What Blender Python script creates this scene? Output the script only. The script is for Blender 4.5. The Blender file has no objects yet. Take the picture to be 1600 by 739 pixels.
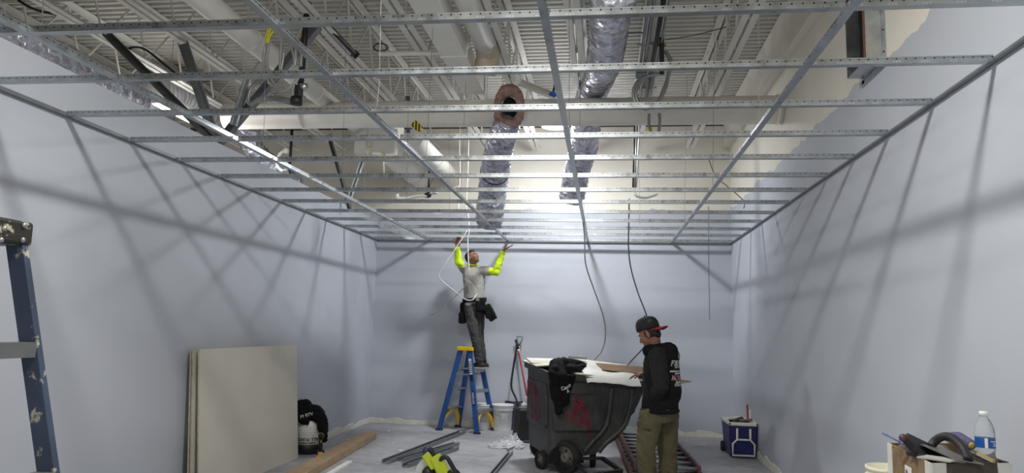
import bpy, bmesh, math, random
from mathutils import Vector, Matrix, Euler, noise
from mathutils.bvhtree import BVHTree

random.seed(7)
SC = bpy.context.scene
COL = SC.collection
PI = math.pi

# ---------------------------------------------------------------- camera
CAM_F, CAM_Z = 1122.06, 1.4511
RX = Vector((0.99155984, 0.12710540, 0.02555966))
RD = Vector((0.00899144, 0.12925226, -0.99157097))
RF = Vector((-0.12933767, 0.98343178, 0.12701849))
cd = bpy.data.cameras.new('camera'); cam = bpy.data.objects.new('camera', cd); COL.objects.link(cam)
cd.sensor_fit = 'HORIZONTAL'; cd.sensor_width = 36.0; cd.lens = CAM_F / 1600 * 36
cd.clip_start = 0.05; cd.clip_end = 100
m = Matrix.Identity(4)
for i in range(3):
    m[i][0] = RX[i]; m[i][1] = -RD[i]; m[i][2] = -RF[i]
m[2][3] = CAM_Z
cam.matrix_world = m
SC.camera = cam
# ---------------------------------------------------------------- light, world, exposure
world = bpy.data.worlds.new('world'); SC.world = world; world.use_nodes = True
world.node_tree.nodes['Background'].inputs[0].default_value = (0.75, 0.8, 0.9, 1)
world.node_tree.nodes['Background'].inputs[1].default_value = 0.12
SC.view_settings.view_transform = 'Standard'; SC.view_settings.look = 'None'
SC.view_settings.exposure = 0.0; SC.view_settings.gamma = 1.0; SC.view_settings.use_curve_mapping = False
HIGH_BAY_W = 106.0          # round high bay lamp over the grid, and the fill lamp added behind the camera
FAR_BAY_W = 74.0            # round high bay lamp near the far wall
SIDE_SPILL = 0.28            # light leaving the lens sideways, share of the above
STRIP_W = 90.0             # strip lamp of the next room

# ---------------------------------------------------------------- room numbers
XL, XR, D, H = -3.51, 1.811, 10.694, 2.749      # left wall, right wall, back wall, grid height
YF = -4.2                                        # wall behind the camera
ZR = 4.66                                        # underside of roof deck
XO = -9.0                                        # far side of the neighbouring room
WT = 3.06                                        # top of the low left wall

def at(px, py, x=None, y=None, z=None):
    """point on the sight line of a photo pixel at a known depth / height"""
    d = RX * ((px - 800) / CAM_F) + RD * ((py - 369.5) / CAM_F) + RF
    if x is not None: t = x / d.x
    elif y is not None: t = y / d.y
    else: t = (z - CAM_Z) / d.z
    return Vector((0, 0, CAM_Z)) + d * t

# ---------------------------------------------------------------- materials
def s2l(c):
    return tuple(((v / 255) / 12.92 if v / 255 <= 0.04045 else ((v / 255 + 0.055) / 1.055) ** 2.4) for v in c)
def new_mat(name):
    m = bpy.data.materials.new(name); m.use_nodes = True
    nt = m.node_tree; b = nt.nodes['Principled BSDF']
    return m, nt, b
def N(nt, t, **k):
    n = nt.nodes.new(t)
    for a, v in k.items(): setattr(n, a, v)
    return n
def coords(nt, scale=(1, 1, 1)):
    tc = N(nt, 'ShaderNodeTexCoord'); mp = N(nt, 'ShaderNodeMapping'); mp.inputs['Scale'].default_value = scale
    nt.links.new(tc.outputs['Object'], mp.inputs['Vector']); return mp.outputs['Vector']
def ramp_mix(nt, fac, lo, hi, c1, c2):
    r = N(nt, 'ShaderNodeValToRGB'); r.color_ramp.elements[0].position = lo; r.color_ramp.elements[1].position = hi
    r.color_ramp.elements[0].color = (*c1, 1) if len(c1) == 3 else c1; r.color_ramp.elements[1].color = (*c2, 1) if len(c2) == 3 else c2
    nt.links.new(fac, r.inputs['Fac']); return r.outputs['Color']
def noise_tex(nt, vec, scale, detail=4, rough=0.55):
    n = N(nt, 'ShaderNodeTexNoise'); n.inputs['Scale'].default_value = scale; n.inputs['Detail'].default_value = detail
    n.inputs['Roughness'].default_value = rough; nt.links.new(vec, n.inputs['Vector']); return n.outputs['Fac']
def mixc(nt, fac, a, b):
    x = N(nt, 'ShaderNodeMix', data_type='RGBA')
    for sock, v in ((x.inputs['A'], a), (x.inputs['B'], b), (x.inputs['Factor'], fac)):
        if hasattr(v, 'is_output') and not isinstance(v, (tuple, float)): nt.links.new(v, sock)
        elif isinstance(v, tuple): sock.default_value = (*v, 1) if len(v) == 3 else v
        else: sock.default_value = v
    return [o for o in x.outputs if o.type == 'RGBA'][0]
def xfac(nt):
    pass
def mathn(nt, op, a, b=None):
    n = N(nt, 'ShaderNodeMath', operation=op)
    for i, v in enumerate((a, b)):
        if v is None: continue
        if isinstance(v, (int, float)): n.inputs[i].default_value = v
        else: nt.links.new(v, n.inputs[i])
    return n.outputs[0]
def mix(nt, fac, a, b):
    x = N(nt, 'ShaderNodeMix'); x.data_type = 'RGBA'
    fi = [i for i in x.inputs if i.name == 'Factor' and i.type == 'VALUE'][0]
    ai = [i for i in x.inputs if i.name == 'A' and i.type == 'RGBA'][0]
    bi = [i for i in x.inputs if i.name == 'B' and i.type == 'RGBA'][0]
    for sock, v in ((fi, fac), (ai, a), (bi, b)):
        if isinstance(v, (int, float)): sock.default_value = v
        elif isinstance(v, (tuple, list)): sock.default_value = (*v, 1) if len(v) == 3 else v
        else: nt.links.new(v, sock)
    return [o for o in x.outputs if o.type == 'RGBA'][0]
def bump(nt, b, h, strength=0.3, dist=0.01):
    n = N(nt, 'ShaderNodeBump'); n.inputs['Strength'].default_value = strength; n.inputs['Distance'].default_value = dist
    nt.links.new(h, n.inputs['Height']); nt.links.new(n.outputs[0], b.inputs['Normal'])

MATS = {}
def M(name, rgb=None, rough=0.6, metal=0.0, var=0.12, scale=8.0, bumps=0.0, bscale=60.0, spec=0.5, wear=None, wear_amt=0.6, wscale=14.0):
    """a procedural paint / plastic / metal: base colour with soft variation, optional wear colour and relief"""
    if name in MATS: return MATS[name]
    m, nt, b = new_mat(name); c = s2l(rgb); v = coords(nt)
    f = noise_tex(nt, v, scale)
    col = ramp_mix(nt, f, 0.3, 0.7, tuple(x * (1 - var) for x in c), tuple(min(1, x * (1 + var)) for x in c))
    if wear:
        w = noise_tex(nt, v, wscale, 6, 0.65)
        wf = ramp_mix(nt, w, wear_amt, wear_amt + 0.05, (0, 0, 0), (1, 1, 1))
        col = mix(nt, wf, col, s2l(wear))
    nt.links.new(col, b.inputs['Base Color'])
    b.inputs['Roughness'].default_value = rough; b.inputs['Metallic'].default_value = metal
    b.inputs['Specular IOR Level'].default_value = spec
    if bumps: bump(nt, b, noise_tex(nt, v, bscale, 5), bumps, 0.01)
    MATS[name] = m; return m

GREY_WALL, CREAM = (189, 194, 204), (233, 229, 217)
def wall_mat(name, axis, line, xmax=None):
    """grey-blue paint below a cut-in line, bare cream primer above; axis = coordinate along the wall"""
    m, nt, b = new_mat(name); v = coords(nt)
    sp = N(nt, 'ShaderNodeSeparateXYZ'); nt.links.new(v, sp.inputs[0])
    al = sp.outputs[axis]; z = sp.outputs[2]
    # roller steps: noise of the coordinate along the wall
    cx = N(nt, 'ShaderNodeCombineXYZ'); nt.links.new(al, cx.inputs[0])
    st = N(nt, 'ShaderNodeTexNoise'); st.inputs['Scale'].default_value = 2.1; st.inputs['Detail'].default_value = 5
    nt.links.new(cx.outputs[0], st.inputs['Vector'])
    edge = mathn(nt, 'ADD', line - 0.17, mathn(nt, 'MULTIPLY', st.outputs['Fac'], 0.34))
    fac = mathn(nt, 'GREATER_THAN', z, edge)
    if xmax is not None: fac = mathn(nt, 'MAXIMUM', fac, mathn(nt, 'LESS_THAN', al, xmax))
    g = s2l(GREY_WALL); n1 = noise_tex(nt, v, 0.9, 3)
    grey = ramp_mix(nt, n1, 0.3, 0.7, tuple(x * 0.95 for x in g), tuple(x * 1.04 for x in g))
    c = s2l(CREAM); n2 = noise_tex(nt, v, 1.3, 4)
    cream = ramp_mix(nt, n2, 0.3, 0.7, tuple(x * 0.92 for x in c), tuple(x * 1.03 for x in c))
    nt.links.new(mix(nt, fac, grey, cream), b.inputs['Base Color'])
    b.inputs['Roughness'].default_value = 0.62; b.inputs['Specular IOR Level'].default_value = 0.35
    bump(nt, b, noise_tex(nt, v, 90, 3), 0.06, 0.004)
    return m

def floor_mat():
    m, nt, b = new_mat('dusty concrete'); v = coords(nt)
    n1 = noise_tex(nt, v, 1.1, 8, 0.65); n2 = noise_tex(nt, v, 7, 8, 0.7)
    vs = coords(nt, (1, 5, 1)); n3 = noise_tex(nt, vs, 3.0, 8, 0.7)
    base = ramp_mix(nt, n1, 0.3, 0.72, s2l((138, 139, 144)), s2l((186, 186, 190)))
    dust = ramp_mix(nt, n2, 0.48, 0.72, (0, 0, 0), (1, 1, 1))
    base = mix(nt, mathn(nt, 'MULTIPLY', dust, 0.45), base, s2l((214, 214, 216)))
    st = ramp_mix(nt, n3, 0.55, 0.7, (0, 0, 0), (1, 1, 1))
    base = mix(nt, mathn(nt, 'MULTIPLY', st, 0.35), base, s2l((112, 114, 120)))
    nt.links.new(base, b.inputs['Base Color']); b.inputs['Roughness'].default_value = 0.55
    bump(nt, b, n2, 0.12, 0.01)
    return m

def galv_mat(name, slots_axis=None, tint=(206, 211, 214), rough=0.33, metal=0.95):
    """galvanised steel with spangle; slots_axis adds the row of punched holes and keyhole marks of a ceiling tee"""
    m, nt, b = new_mat(name); v = coords(nt)
    n = noise_tex(nt, v, 14, 5); c = s2l(tint)
    col = ramp_mix(nt, n, 0.3, 0.7, tuple(x * 0.72 for x in c), c)
    if slots_axis is not None:
        sp = N(nt, 'ShaderNodeSeparateXYZ'); nt.links.new(v, sp.inputs[0])
        al = sp.outputs[slots_axis]; z = sp.outputs[2]
        fr = mathn(nt, 'FRACT', mathn(nt, 'DIVIDE', mathn(nt, 'ADD', al, 40.0), 0.0425))
        dot = mathn(nt, 'LESS_THAN', mathn(nt, 'ABSOLUTE', mathn(nt, 'SUBTRACT', fr, 0.5)), 0.075)
        zz = mathn(nt, 'LESS_THAN', mathn(nt, 'ABSOLUTE', mathn(nt, 'SUBTRACT', z, H + 0.0295)), 0.0028)
        hole = mathn(nt, 'MULTIPLY', dot, zz)
        col = mix(nt, hole, col, (0.01, 0.01, 0.012))
        fr2 = mathn(nt, 'FRACT', mathn(nt, 'DIVIDE', mathn(nt, 'ADD', al, 40.0), 0.1275))
        for off, w, zc, hh in ((0.40, 0.035, 0.0165, 0.0028), (0.50, 0.018, 0.0145, 0.0048), (0.60, 0.035, 0.0165, 0.0028)):
            a = mathn(nt, 'LESS_THAN', mathn(nt, 'ABSOLUTE', mathn(nt, 'SUBTRACT', fr2, off)), w)
            q = mathn(nt, 'LESS_THAN', mathn(nt, 'ABSOLUTE', mathn(nt, 'SUBTRACT', z, H + zc)), hh)
            col = mix(nt, mathn(nt, 'MULTIPLY', a, q), col, (0.62, 0.64, 0.64))
    nt.links.new(col, b.inputs['Base Color']); b.inputs['Metallic'].default_value = metal
    r = ramp_mix(nt, n, 0.2, 0.8, (rough - 0.08,) * 3, (rough + 0.1,) * 3); nt.links.new(r, b.inputs['Roughness'])
    return m

def foil_mat():
    m, nt, b = new_mat('crinkled foil'); v = coords(nt, (1, 1, 1))
    w = N(nt, 'ShaderNodeTexVoronoi'); w.inputs['Scale'].default_value = 13; nt.links.new(v, w.inputs['Vector'])
    n = noise_tex(nt, v, 11, 4, 0.6); n2 = noise_tex(nt, v, 5, 3)
    b.inputs['Base Color'].default_value = (*s2l((206, 206, 220)), 1)
    nt.links.new(ramp_mix(nt, n2, 0.3, 0.7, s2l((176, 176, 192)), s2l((226, 226, 236))), b.inputs['Base Color'])
    b.inputs['Metallic'].default_value = 0.85; b.inputs['Roughness'].default_value = 0.24
    bump(nt, b, mathn(nt, 'ADD', w.outputs['Distance'], n), 0.9, 0.03)
    return m

def emit_mat(name, rgb, strength):
    m, nt, b = new_mat(name)
    b.inputs['Base Color'].default_value = (*s2l(rgb), 1)
    b.inputs['Emission Color'].default_value = (*s2l(rgb), 1); b.inputs['Emission Strength'].default_value = strength
    return m

mWL = wall_mat('left wall paint', 1, 9.0); mWR = wall_mat('right wall paint', 1, 3.26)
mWB = wall_mat('back wall paint', 0, 3.22, XL - 0.13); mFL = floor_mat()
mCREAM = M('cream primer', CREAM, 0.7, var=0.06, scale=1.5)
mDECK = M('painted roof deck', (204, 202, 194), 0.6, var=0.06, scale=3)
mJOIST = M('painted joist steel', (222, 220, 212), 0.55, var=0.06, scale=6)
mPIPE = M('white pipe paint', (236, 234, 226), 0.5, var=0.05, scale=4)
mGREYP = M('grey primer', (150, 150, 150), 0.6)
mGALV = galv_mat('galvanised steel'); mTEE = galv_mat('cross tee steel', 0, (184, 190, 194), 0.3); mMAIN = galv_mat('main tee steel', 1, (184, 190, 194), 0.3)
mGALVD = galv_mat('dull galvanised steel', None, (140, 144, 148), 0.5, 0.4)
mFOIL = foil_mat()
mBLK = M('black plastic', (26, 27, 29), 0.5, scale=5)
mBLKM = M('black steel pipe', (22, 22, 24), 0.45)
mCONDUIT = M('conduit grey', (150, 152, 152), 0.4, 0.6)
mMC = M('armoured cable', (164, 165, 163), 0.4, 0.5)
mWHITE = M('white plastic', (238, 238, 234), 0.45, var=0.04)
mHOLESHADE = M('hollow shade paint', (10, 10, 11), 0.9)  # near-black colour standing in for the shade inside openings
mPLASTER = M('joint compound', (222, 220, 210), 0.9, var=0.1, scale=18, bumps=0.5, bscale=40)
mYEL = M('yellow plastic', (246, 200, 30), 0.45, var=0.06, wear=(120, 100, 40), wear_amt=0.68)
mBLUE = M('blue fibreglass', (40, 84, 148), 0.45, var=0.12, wear=(150, 170, 196), wear_amt=0.66, wscale=22)
mALU = M('aluminium', (176, 179, 182), 0.35, 0.8)
mWOOD = M('pale lumber', (166, 142, 112), 0.75, var=0.16, scale=6)
mDRY = M('drywall face paper', (206, 202, 192), 0.85, var=0.04, scale=2)
mDRYE = M('drywall edge', (176, 168, 148), 0.9, var=0.2, scale=20)
mCARD = M('cardboard', (138, 116, 90), 0.85, var=0.15, scale=9)

# ---------------------------------------------------------------- mesh builder
class B:
    def __init__(s): s.v = []; s.f = []
    def add(s, vs, fs):
        o = len(s.v); s.v += [Vector(p) for p in vs]; s.f += [tuple(i + o for i in f) for f in fs]; return s
    def box(s, c, size, rot=None, taper=None):
        hx, hy, hz = size[0] / 2, size[1] / 2, size[2] / 2; c = Vector(c); vs = []
        for z in (-1, 1):
            k = taper if (taper and z > 0) else 1
            for x, y in ((-1, -1), (1, -1), (1, 1), (-1, 1)):
                p = Vector((x * hx * k, y * hy * k, z * hz))
                if rot is not None: p = rot @ p
                vs.append(c + p)
        return s.add(vs, [(3, 2, 1, 0), (4, 5, 6, 7), (0, 1, 5, 4), (1, 2, 6, 5), (2, 3, 7, 6), (3, 0, 4, 7)])
    def bar(s, p0, p1, w, h, up=(0, 0, 1)):
        """rectangular bar from p0 to p1, w across, h along up"""
        p0, p1 = Vector(p0), Vector(p1); d = (p1 - p0).normalized(); u = Vector(up)
        x = d.cross(u)
        if x.length < 1e-4: x = d.cross(Vector((1, 0, 0)))
        x.normalize(); u = x.cross(d).normalized(); vs = []
        for p in (p0, p1):
            for a, b_ in ((-1, -1), (1, -1), (1, 1), (-1, 1)): vs.append(p + x * (a * w / 2) + u * (b_ * h / 2))
        return s.add(vs, [(3, 2, 1, 0), (4, 5, 6, 7), (0, 1, 5, 4), (1, 2, 6, 5), (2, 3, 7, 6), (3, 0, 4, 7)])
    def tube(s, pts, r, n=8, caps=True, jitter=0.0, open_start=False):
        pts = [Vector(p) for p in pts]; rs = r if isinstance(r, (list, tuple)) else [r] * len(pts)
        o = len(s.v); prev = None
        for i, p in enumerate(pts):
            d = (pts[min(i + 1, len(pts) - 1)] - pts[max(i - 1, 0)])
            d = d.normalized() if d.length > 1e-9 else Vector((0, 0, 1))
            if prev is None:
                a = d.cross(Vector((0, 0, 1)));
                if a.length < 1e-3: a = d.cross(Vector((1, 0, 0)))
            else:
                a = prev - d * prev.dot(d)
                if a.length < 1e-6: a = d.cross(Vector((1, 0, 0)))
            a.normalize(); prev = a; b_ = d.cross(a)
            for k in range(n):
                t = 2 * PI * k / n; rr = rs[i] * (1 + (random.uniform(-jitter, jitter) if jitter else 0))
                s.v.append(p + a * (math.cos(t) * rr) + b_ * (math.sin(t) * rr))
        for i in range(len(pts) - 1):
            for k in range(n):
                k2 = (k + 1) % n
                s.f.append((o + i * n + k, o + i * n + k2, o + (i + 1) * n + k2, o + (i + 1) * n + k))
        if caps:
            if not open_start: s.f.append(tuple(o + k for k in range(n - 1, -1, -1)))
            e = o + (len(pts) - 1) * n; s.f.append(tuple(e + k for k in range(n)))
        return s
    def lathe(s, prof, c=(0, 0, 0), n=24, axis=None, closed_bottom=True, closed_top=True):
        """prof: (radius, z) pairs about the z axis (or the given axis direction) at c"""
        c = Vector(c); q = Vector((0, 0, 1)).rotation_difference(Vector(axis)) if axis is not None else None
        o = len(s.v)
        for r, z in prof:
            for k in range(n):
                t = 2 * PI * k / n; p = Vector((r * math.cos(t), r * math.sin(t), z))
                if q is not None: p = q @ p
                s.v.append(c + p)
        for i in range(len(prof) - 1):
            for k in range(n):
                k2 = (k + 1) % n
                s.f.append((o + i * n + k, o + i * n + k2, o + (i + 1) * n + k2, o + (i + 1) * n + k))
        if closed_bottom: s.f.append(tuple(o + k for k in range(n - 1, -1, -1)))
        if closed_top:
            e = o + (len(prof) - 1) * n; s.f.append(tuple(e + k for k in range(n)))
        return s
    def ell(s, c, r, rot=None, n=14, m_=9):
        c = Vector(c); r = (r, r, r) if isinstance(r, (int, float)) else r; o = len(s.v)
        rows = []
        for i in range(m_ + 1):
            ph = PI * i / m_
            if i in (0, m_):
                p = Vector((0, 0, math.cos(ph) * r[2])); p = rot @ p if rot is not None else p
                s.v.append(c + p); rows.append([len(s.v) - 1])
            else:
                row = []
                for k in range(n):
                    t = 2 * PI * k / n
                    p = Vector((math.sin(ph) * math.cos(t) * r[0], math.sin(ph) * math.sin(t) * r[1], math.cos(ph) * r[2]))
                    p = rot @ p if rot is not None else p
                    s.v.append(c + p); row.append(len(s.v) - 1)
                rows.append(row)
        for i in range(m_):
            a, b_ = rows[i], rows[i + 1]
            for k in range(n):
                k2 = (k + 1) % n
                if len(a) == 1: s.f.append((a[0], b_[k], b_[k2]))
                elif len(b_) == 1: s.f.append((a[k], b_[0], a[k2]))
                else: s.f.append((a[k], b_[k], b_[k2], a[k2]))
        return s
    def cap(s, p0, r0, p1, r1, round0=True, round1=True, n=12):
        """tapered limb from p0 to p1 with round (or flat) ends"""
        p0, p1 = Vector(p0), Vector(p1); d = p1 - p0; L = d.length; d = d / L
        prof = []
        if round0: prof += [(r0 * math.sin(t), -r0 * math.cos(t)) for t in (0.15, 0.5, 0.85, 1.2)]
        prof.append((r0, 0)); prof.append((r1, L))
        if round1: prof += [(r1 * math.cos(t), L + r1 * math.sin(t)) for t in (0.37, 0.72, 1.07, 1.42)]
        return s.lathe(prof, p0, n, axis=d)
    def chain(s, pts, n=12, flat0=False, flat1=False):
        """pts: (point, radius) along a limb"""
        for i in range(len(pts) - 1):
            s.cap(pts[i][0], pts[i][1], pts[i + 1][0], pts[i + 1][1], not (flat0 and i == 0), not (flat1 and i == len(pts) - 2), n)
        return s
    def prism(s, poly, origin, ux, uy, depth):
        """flat outline poly (2D) in the plane ux,uy swept along ux x uy by depth (centred)"""
        o = Vector(origin); ux = Vector(ux).normalized(); uy = Vector(uy).normalized(); w = ux.cross(uy) * (depth / 2)
        n = len(poly); vs = [o + ux * a + uy * b_ - w for a, b_ in poly] + [o + ux * a + uy * b_ + w for a, b_ in poly]
        return s.add(vs, [tuple(range(n - 1, -1, -1)), tuple(range(n, 2 * n))] + [(i, (i + 1) % n, n + (i + 1) % n, n + i) for i in range(n)])
    def rbox(s, c, size, r=0.02, rot=None, seg=3):
        """box with rounded vertical edges"""
        hx, hy = size[0] / 2 - r, size[1] / 2 - r; poly = []
        for cx, cy, a0 in ((hx, hy, 0), (-hx, hy, PI / 2), (-hx, -hy, PI), (hx, -hy, 3 * PI / 2)):
            for k in range(seg + 1):
                t = a0 + PI / 2 * k / seg; poly.append((cx + r * math.cos(t), cy + r * math.sin(t)))
        R = rot if rot is not None else Matrix.Identity(3)
        return s.prism(poly, c, R @ Vector((1, 0, 0)), R @ Vector((0, 1, 0)), size[2])
    def build(s, name, mat, parent=None, smooth=False, bevel=0.0):
        me = bpy.data.meshes.new(name); me.from_pydata([tuple(p) for p in s.v], [], s.f); me.update()
        o = bpy.data.objects.new(name, me); COL.objects.link(o)
        if mat: me.materials.append(mat)
        if smooth: me.polygons.foreach_set('use_smooth', [True] * len(me.polygons))
        if parent: o.parent = parent
        if bevel:
            md = o.modifiers.new('bevel', 'BEVEL'); md.width = bevel; md.segments = 2; md.limit_method = 'ANGLE'; md.harden_normals = False
        return o

def tag(o, label, cat, group=None, kind=None):
    o['label'] = label; o['category'] = cat
    if group: o['group'] = group
    if kind: o['kind'] = kind
    return o
def thing(name, label, cat, loc=(0, 0, 0), rz=0.0, group=None):
    o = bpy.data.objects.new(name, None); COL.objects.link(o); o.empty_display_size = 0.05
    o.location = loc; o.rotation_euler = (0, 0, rz); return tag(o, label, cat, group)
def struct(o):
    o['kind'] = 'structure'; return o
def mb(): return B()
def copy_tree(o, parent=None):
    c = o.copy(); COL.objects.link(c); c.parent = parent
    for ch in list(o.children): copy_tree(ch, c)
    return c
def rel(root, p): return Vector(p) - root.location
def evaluated(o):
    dg = bpy.context.evaluated_depsgraph_get(); e = o.evaluated_get(dg)
    return bpy.data.meshes.new_from_object(e, depsgraph=dg)
def blob(b, name, mat, parent, voxel=0.01, smooth_it=4, fold=0.0, fscale=9.0, seed=0.0):
    """union of the closed shapes in b as ONE continuous skin (voxel remesh), lightly smoothed, with optional cloth folds"""
    o = b.build(name, mat)
    md = o.modifiers.new('r', 'REMESH'); md.mode = 'VOXEL'; md.voxel_size = voxel; md.use_smooth_shade = True
    if smooth_it:
        sm = o.modifiers.new('s', 'SMOOTH'); sm.factor = 0.5; sm.iterations = smooth_it
    me = evaluated(o); old = o.data; o.modifiers.clear(); o.data = me; bpy.data.meshes.remove(old)
    me.name = name
    if fold:
        nm = [v.normal.copy() for v in me.vertices]
        for v, n_ in zip(me.vertices, nm):
            p = v.co * fscale + Vector((seed, seed * 2, 0)); q = Vector((p.x, p.y, p.z * 0.75)) + noise.noise_vector(p * 0.5) * 0.8
            rd = 1 - 2.4 * abs(noise.noise(Vector((q.x * 0.9, q.y * 0.9, q.z * 1.9 + q.x * 0.8))))
            v.co += n_ * fold * (0.7 * noise.noise(q * 0.8) + 0.55 * rd)
        me.update()
    me.polygons.foreach_set('use_smooth', [True] * len(me.polygons))
    if not me.materials: me.materials.append(mat)
    if parent: o.parent = parent
    return o
def text(body, name, mat, parent, origin, ux, uy, size, target=None, offset=0.002, bold=0.0, align='CENTER', push=0.4):
    """lettering laid on a surface: real outlines, pressed onto target when given"""
    cu = bpy.data.curves.new(name, 'FONT'); cu.body = body; cu.size = size; cu.align_x = align; cu.align_y = 'CENTER'; cu.offset = bold
    cu.resolution_u = 3
    t = bpy.data.objects.new(name, cu); COL.objects.link(t); me = evaluated(t)
    bpy.data.objects.remove(t); ux = Vector(ux).normalized(); uy = Vector(uy).normalized(); nz = ux.cross(uy)
    bv = None
    if target is not None:
        tm = target.data; bv = BVHTree.FromPolygons([v.co for v in tm.vertices], [p.vertices for p in tm.polygons])
    for v in me.vertices:
        p = Vector(origin) + ux * v.co.x + uy * v.co.y
        if bv is not None:
            hit = bv.ray_cast(p + nz * push, -nz)
            if hit[0] is not None: p = hit[0]
        v.co = p + nz * offset
    me.update(); me.materials.clear(); me.materials.append(mat)
    o = bpy.data.objects.new(name, me); COL.objects.link(o)
    if parent: o.parent = parent
    return o
def smooth_path(pts, k=5):
    """Catmull-Rom through pts"""
    P = [Vector(p) for p in pts]; out = []
    for i in range(len(P) - 1):
        a, b_, c, d = P[max(i - 1, 0)], P[i], P[i + 1], P[min(i + 2, len(P) - 1)]
        for j in range(k):
            t = j / k
            out.append(0.5 * ((2 * b_) + (c - a) * t + (2 * a - 5 * b_ + 4 * c - d) * t * t + (3 * b_ - a - 3 * c + d) * t ** 3))
    out.append(P[-1]); return out
ORD = ['first', 'second', 'third', 'fourth', 'fifth', 'sixth', 'seventh', 'eighth', 'ninth', 'tenth', 'eleventh', 'twelfth', 'thirteenth', 'fourteenth']

# ================================================================ THE SETTING
struct(mb().box(((XO + XR) / 2, (YF + D) / 2, -0.05), (XR - XO + 0.4, D - YF + 0.4, 0.1)).build('floor', mFL))
struct(mb().box((XL - 0.06, (YF + D) / 2, WT / 2), (0.12, D - YF, WT)).build('wall_left', mWL))
struct(mb().box((XR + 0.1, (YF + D) / 2, 2.4), (0.2, D - YF + 0.4, 4.8)).build('wall_right', mWR))
struct(mb().box(((XO + XR) / 2, D + 0.1, 2.4), (XR - XO + 0.4, 0.2, 4.8)).build('wall_back', mWB))
struct(mb().box(((XO + XR) / 2, YF - 0.1, 2.4), (XR - XO + 0.4, 0.2, 4.8)).build('wall_front', mCREAM))
struct(mb().box((XO - 0.1, (YF + D) / 2, 2.4), (0.2, D - YF + 0.4, 4.8)).build('wall_outer', mCREAM))
# corrugated roof deck: trapezoid ribs across the room
b = mb(); prof = []; y = YF
while y < D:
    for dy, z in ((0, ZR), (0.042, ZR), (0.054, ZR + 0.04), (0.09, ZR + 0.04)): prof.append((y + dy, z))
    y += 0.104
prof.append((D + 0.05, ZR))
vs = []; n = len(prof)
for x in (XO - 0.1, XR + 0.02): vs += [(x, a, z) for a, z in prof]
for x in (XO - 0.1, XR + 0.02): vs += [(x, prof[0][0], ZR + 0.12), (x, prof[-1][0], ZR + 0.12)]
b.add(vs, [(i, n + i, n + i + 1, i + 1) for i in range(n - 1)] + [(2 * n, 2 * n + 1, 2 * n + 3, 2 * n + 2)])
struct(b.build('ceiling', mDECK))
# raised cream band along the right wall under the deck, dark brown joint along the far wall
struct(mb().box((XR - 0.045, (2 + D) / 2, 4.42), (0.09, D - 2, 0.47)).build('trim_1', mCREAM))
struct(mb().box(((XO + XR) / 2, D - 0.012, 4.545), (XR - XO, 0.024, 0.05)).build('trim_2', M('brown joint', (96, 84, 66), 0.9)))
# rough joint-compound strips at the foot of the walls
def foot_strip(name, p0, p1, nrm, h=0.1):
    p0, p1, nrm = Vector(p0), Vector(p1), Vector(nrm); L = (p1 - p0).length; k = int(L / 0.06); vs = []
    for i in range(k + 1):
        p = p0.lerp(p1, i / k); hh = h * (0.72 + 0.5 * noise.noise(Vector((i * 0.31, h * 50, p0.x))) + 0.2 * noise.noise(Vector((i * 1.3, 2, 0))))
        vs += [p + nrm * 0.012, p + nrm * 0.008 + Vector((0, 0, hh)), p + Vector((0, 0, hh + 0.004)), p]
    fs = []
    for i in range(k):
        a, c = i * 4, i * 4 + 4
        for q in range(3): fs.append((a + q, c + q, c + q + 1, a + q + 1))
    struct(mb().add(vs, fs).build(name, mPLASTER))
foot_strip('baseboard_back', (XL, D, 0), (XR, D, 0), (0, -1, 0), 0.095)
foot_strip('baseboard_left', (XL, 5.0, 0), (XL, D, 0), (1, 0, 0), 0.09)
foot_strip('baseboard_right', (XR, 5.0, 0), (XR, D, 0), (-1, 0, 0), 0.10)

mKICK = galv_mat('dark stud steel', None, (116, 118, 122), 0.5)
# ================================================================ CEILING GRID
grid = thing('ceiling_grid', 'galvanised steel drywall suspension grid hung across the whole room below the roof', 'ceiling grid', (0, 0, 0))
def tee_profile(b, p0, p1):
    p0, p1 = Vector(p0), Vector(p1); d = (p1 - p0).normalized(); x = d.cross(Vector((0, 0, 1)))
    sec = [(-.019, 0), (.019, 0), (.019, .0016), (.0012, .0016), (.0012, .031), (.0035, .031), (.0035, .0385), (-.0035, .0385), (-.0035, .031), (-.0012, .031), (-.0012, .0016), (-.019, .0016)]
    n = len(sec); vs = [p + x * a + Vector((0, 0, z)) for p in (p0, p1) for a, z in sec]
    return b.add(vs, [tuple(range(n)), tuple(range(2 * n - 1, n - 1, -1))] + [(n + i, n + (i + 1) % n, (i + 1) % n, i) for i in range(n)])
MX = [-2.673, -1.461, -0.262, 0.962]
TY = [4.147 + 0.63745 * k for k in range(-5, 11)]
for x in MX: tee_profile(mb(), (x, 0.6, H), (x, D - 0.005, H)).build('main_tee', mMAIN, grid)
edges = [XL + 0.008] + MX + [XR - 0.008]
for yy in TY:
    for i in range(5):
        a = edges[i] + (0.0195 if i else 0); c = edges[i + 1] - (0.0195 if i < 4 else 0)
        sag = random.uniform(-0.004, 0.004)
        o = tee_profile(mb(), (a, yy, H + 0.0005), (c, yy + sag, H + 0.0005)).build('cross_tee', mTEE, grid)
def wall_angle(p0, p1, inward):
    p0, p1, w = Vector(p0), Vector(p1), Vector(inward); b = mb()
    for s_, t_ in (((0, 0), (0.032, 0.0016)), ((0, 0), (0.0016, 0.034))):
        vs = [p + w * a + Vector((0, 0, z - 0.0018)) for p in (p0, p1) for a, z in ((s_[0], s_[1]), (t_[0], s_[1]), (t_[0], t_[1]), (s_[0], t_[1]))]
        b.add(vs, [(3, 2, 1, 0), (4, 5, 6, 7), (0, 1, 5, 4), (1, 2, 6, 5), (2, 3, 7, 6), (3, 0, 4, 7)])
    b.build('wall_angle', mGALVD, grid)
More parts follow.
